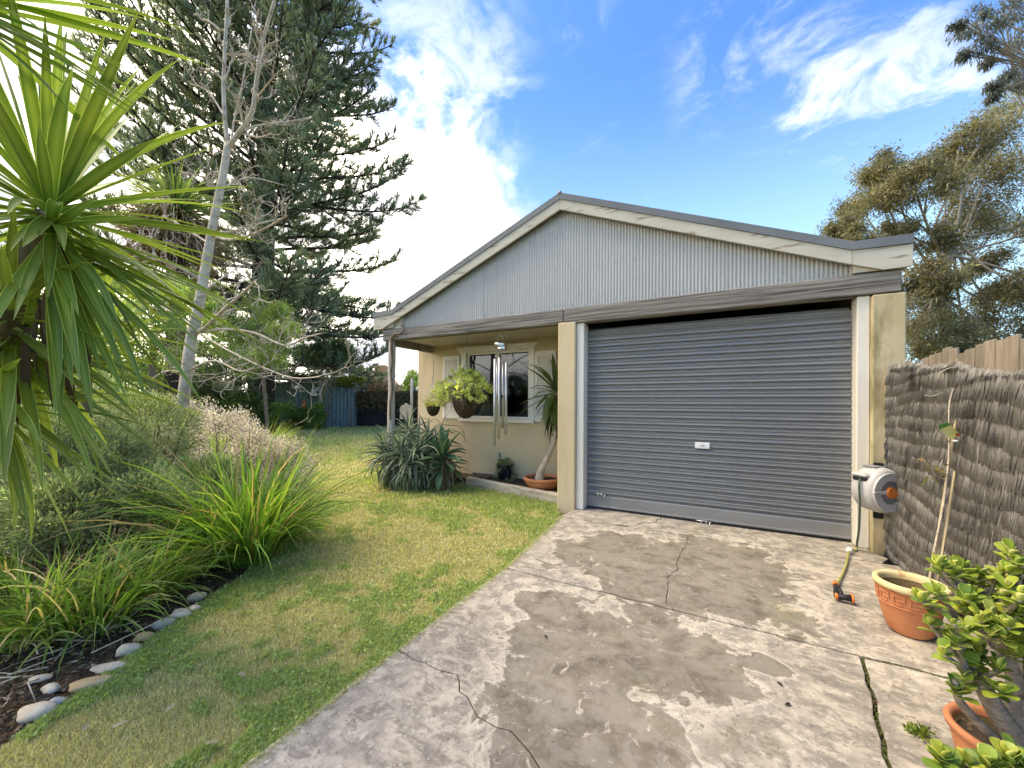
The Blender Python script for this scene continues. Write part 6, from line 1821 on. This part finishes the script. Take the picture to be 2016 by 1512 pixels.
# cream plaque on a stake near the wall corner
pc = at(799, 812, 13.0); plq = empty('cream_plaque', (pc[0], pc[1], 0), 'cream house-shaped board on a stake beyond the veranda', 'board')
w2 = .20; sh_ = [(-w2, -.22), (w2, -.22), (w2, .10), (w2*.8, .22), (w2*.3, .27), (0, .33), (-w2*.3, .27), (-w2*.8, .22), (-w2, .10)]
m = MB(); n = len(sh_); f3 = lambda x, z_, o_: (pc[0]+CR[0]*x+CF[0]*o_, pc[1]+CR[1]*x+CF[1]*o_, pc[2]+z_)
m.add([f3(x, z_, 0) for x, z_ in sh_]+[f3(x, z_, .03) for x, z_ in sh_], [tuple(range(n-1, -1, -1)), tuple(range(n, 2*n))]+[(i, (i+1) % n, n+(i+1) % n, n+i) for i in range(n)]); m.build('board', MAT['sleeper'], plq)
m = MB(); m.tube([f3(.0, -.22, .05), f3(0, -pc[2]-.05, .05)], .03, 6); m.build('stake', MAT['post'], plq)
m = MB(); q = at(810, 838, 14); q2 = at(811, 745, 14); m.tube([q, (q+q2)/2, q2], .05, 7); tag(m.build('timber_pole', MAT['post']), 'thin grey timber pole standing left of the wall corner', 'pole')
# far orange brick house
HB = at(715, 800, 38.0); far = empty('far_house', (HB[0], HB[1], -.1), 'distant orange brick house with a white gable trim and chimney', 'house')
def fbox(name, u0, u1, v0_, v1_, depth, dd, mat, parent=None):
    a = at(u0, v1_, depth); b = at(u1, v1_, depth); z1_ = float(at(u0, v0_, depth)[2]); z0_ = max(-.1, float(a[2]))
    pl = [a, b, b+CF*dd, a+CF*dd]; m = MB(); m.prism_z([tuple(p[:2]) for p in pl], z0_, z1_); return m.build(name, mat, parent)
fbox('wall', 690, 757, 752, 830, 38, 8, MAT['brick'], far)
a = at(704, 752, 37.9); b = at(742, 752, 37.9); tz = float(at(720, 731, 37.9)[2]); mid = (a+b)/2
m = MB(); v6 = [a, b, np.array([mid[0], mid[1], tz])]; m.add([*v6, *[p+CF*8 for p in v6]], [(0, 1, 2), (5, 4, 3), (1, 4, 5, 2), (0, 2, 5, 3), (0, 3, 4, 1)]); m.build('gable', MAT['brick'], far)
for q, s_ in ((a, -1), (b, 1)):
    m = MB(); tpx = np.array([mid[0], mid[1], tz+.1]); m.tube([q+CR*s_*.3-CF*.1, tpx-CF*.1], .14, 4); m.build('gable_trim', MAT['tag_w'], far)
fbox('chimney', 737, 757, 719, 760, 37.5, 1.0, MAT['brick'], far)
m = MB(); a2 = at(690, 752, 37.8); b2 = at(760, 752, 37.8); m.add([a2-CR*1, b2+CR*.5, b2+CF*4+[0, 0, 1.0], a2+CF*4+[0, 0, 1.0]], [(0, 1, 2, 3)]); m.build('roof', MAT['tile'], far)
# twiggy grey trees and far greenery behind the fence
GT = [(.14, .12, .10), (.20, .17, .14), (.10, .10, .07)]
tree('twiggy_tree', 'grey twiggy tree behind the shed', gnd(650, 30), [(655, 760), (660, 720), (665, 690)], 30, [(610, 690, 26), (640, 660, 26), (670, 690, 24), (690, 720, 20), (620, 725, 24), (700, 700, 14), (660, 730, 22)], 420, (.25, .5), (.03, .06), GT, 701, MAT['bark_gum'], 'dry', .3, None, (.25, .08), .04, .06)
tree('far_bush_tree', 'small green tree beyond the fence at the wall corner', gnd(812, 27), [(812, 780), (812, 760)], 27, [(808, 752, 14), (818, 740, 14), (800, 765, 12), (826, 752, 12)], 700, (.12, .25), (.05, .09), GA, 702, MAT['stem'], 'leaf', 0, None, (.12, .05), .03, .04)
for i, (u, t_, lab) in enumerate([(-80, 16, 'leafy tree left of the picture edge behind the yucca'), (160, 20, 'leafy tree far behind the yucca heads')]):
    tree('back_tree', lab, gnd(u, t_), [(u, 740), (u, 680), (u+5, 640)], t_, [(u+dx, v_, 40) for dx, v_ in ((-50, 640), (0, 610), (50, 650), (-30, 690), (40, 700), (80, 690), (-80, 700), (10, 660))], 900, (.12, .26), (.04, .08), GA+GD, 710+i, MAT['stem'], 'leaf', -.1, 'trees behind the yuccas', (.2, .08), .05, .06)
for i, (u, t_, r, zc, lab) in enumerate([(1820, 17, (3.0, 2.0, 1.5), 1.6, 'dark bush behind the paling fence beside the pillar'), (1960, 16, (3.0, 2.0, 1.5), 1.5, 'dark bush behind the paling fence at the right edge')]):
    p_ = gnd(u, t_); p_[2] = zc; shrub('dark_bush', lab, 'bush', p_, r, 3800, (.12, .26), (.05, .09), [(.06, .06, .035), (.09, .085, .045)], 720+i, 60, 'bushes behind the right fence', stems=14)
# hill line of suburb trees closing the horizon
r_ = np.random.default_rng(88); n = 16000
az = r_.uniform(YAW-1.15, YAW+1.15, n); R = r_.uniform(70, 95, n)
P_ = np.stack([CAM[0]-np.sin(az)*R, CAM[1]+np.cos(az)*R, np.abs(r_.normal(0, 1, n))*(1.6+1.2*np.sin(az*9)+.8*np.sin(az*23))+.2], -1)
V = leaf_quads(P_, r_.normal(size=(n, 3))+[0, 0, .6], r_.uniform(1.0, 2.4, n), r_.uniform(.7, 1.5, n), r_)
o = bulk('distant_trees', V.reshape(-1, 3), quads(n), MAT['needle'], None, np.repeat(palette([(.07, .085, .06), (.10, .115, .08), (.06, .075, .055)], n, r_), 4, 0)); tag(o, 'far belt of suburban trees along the horizon', 'trees', kind='stuff')
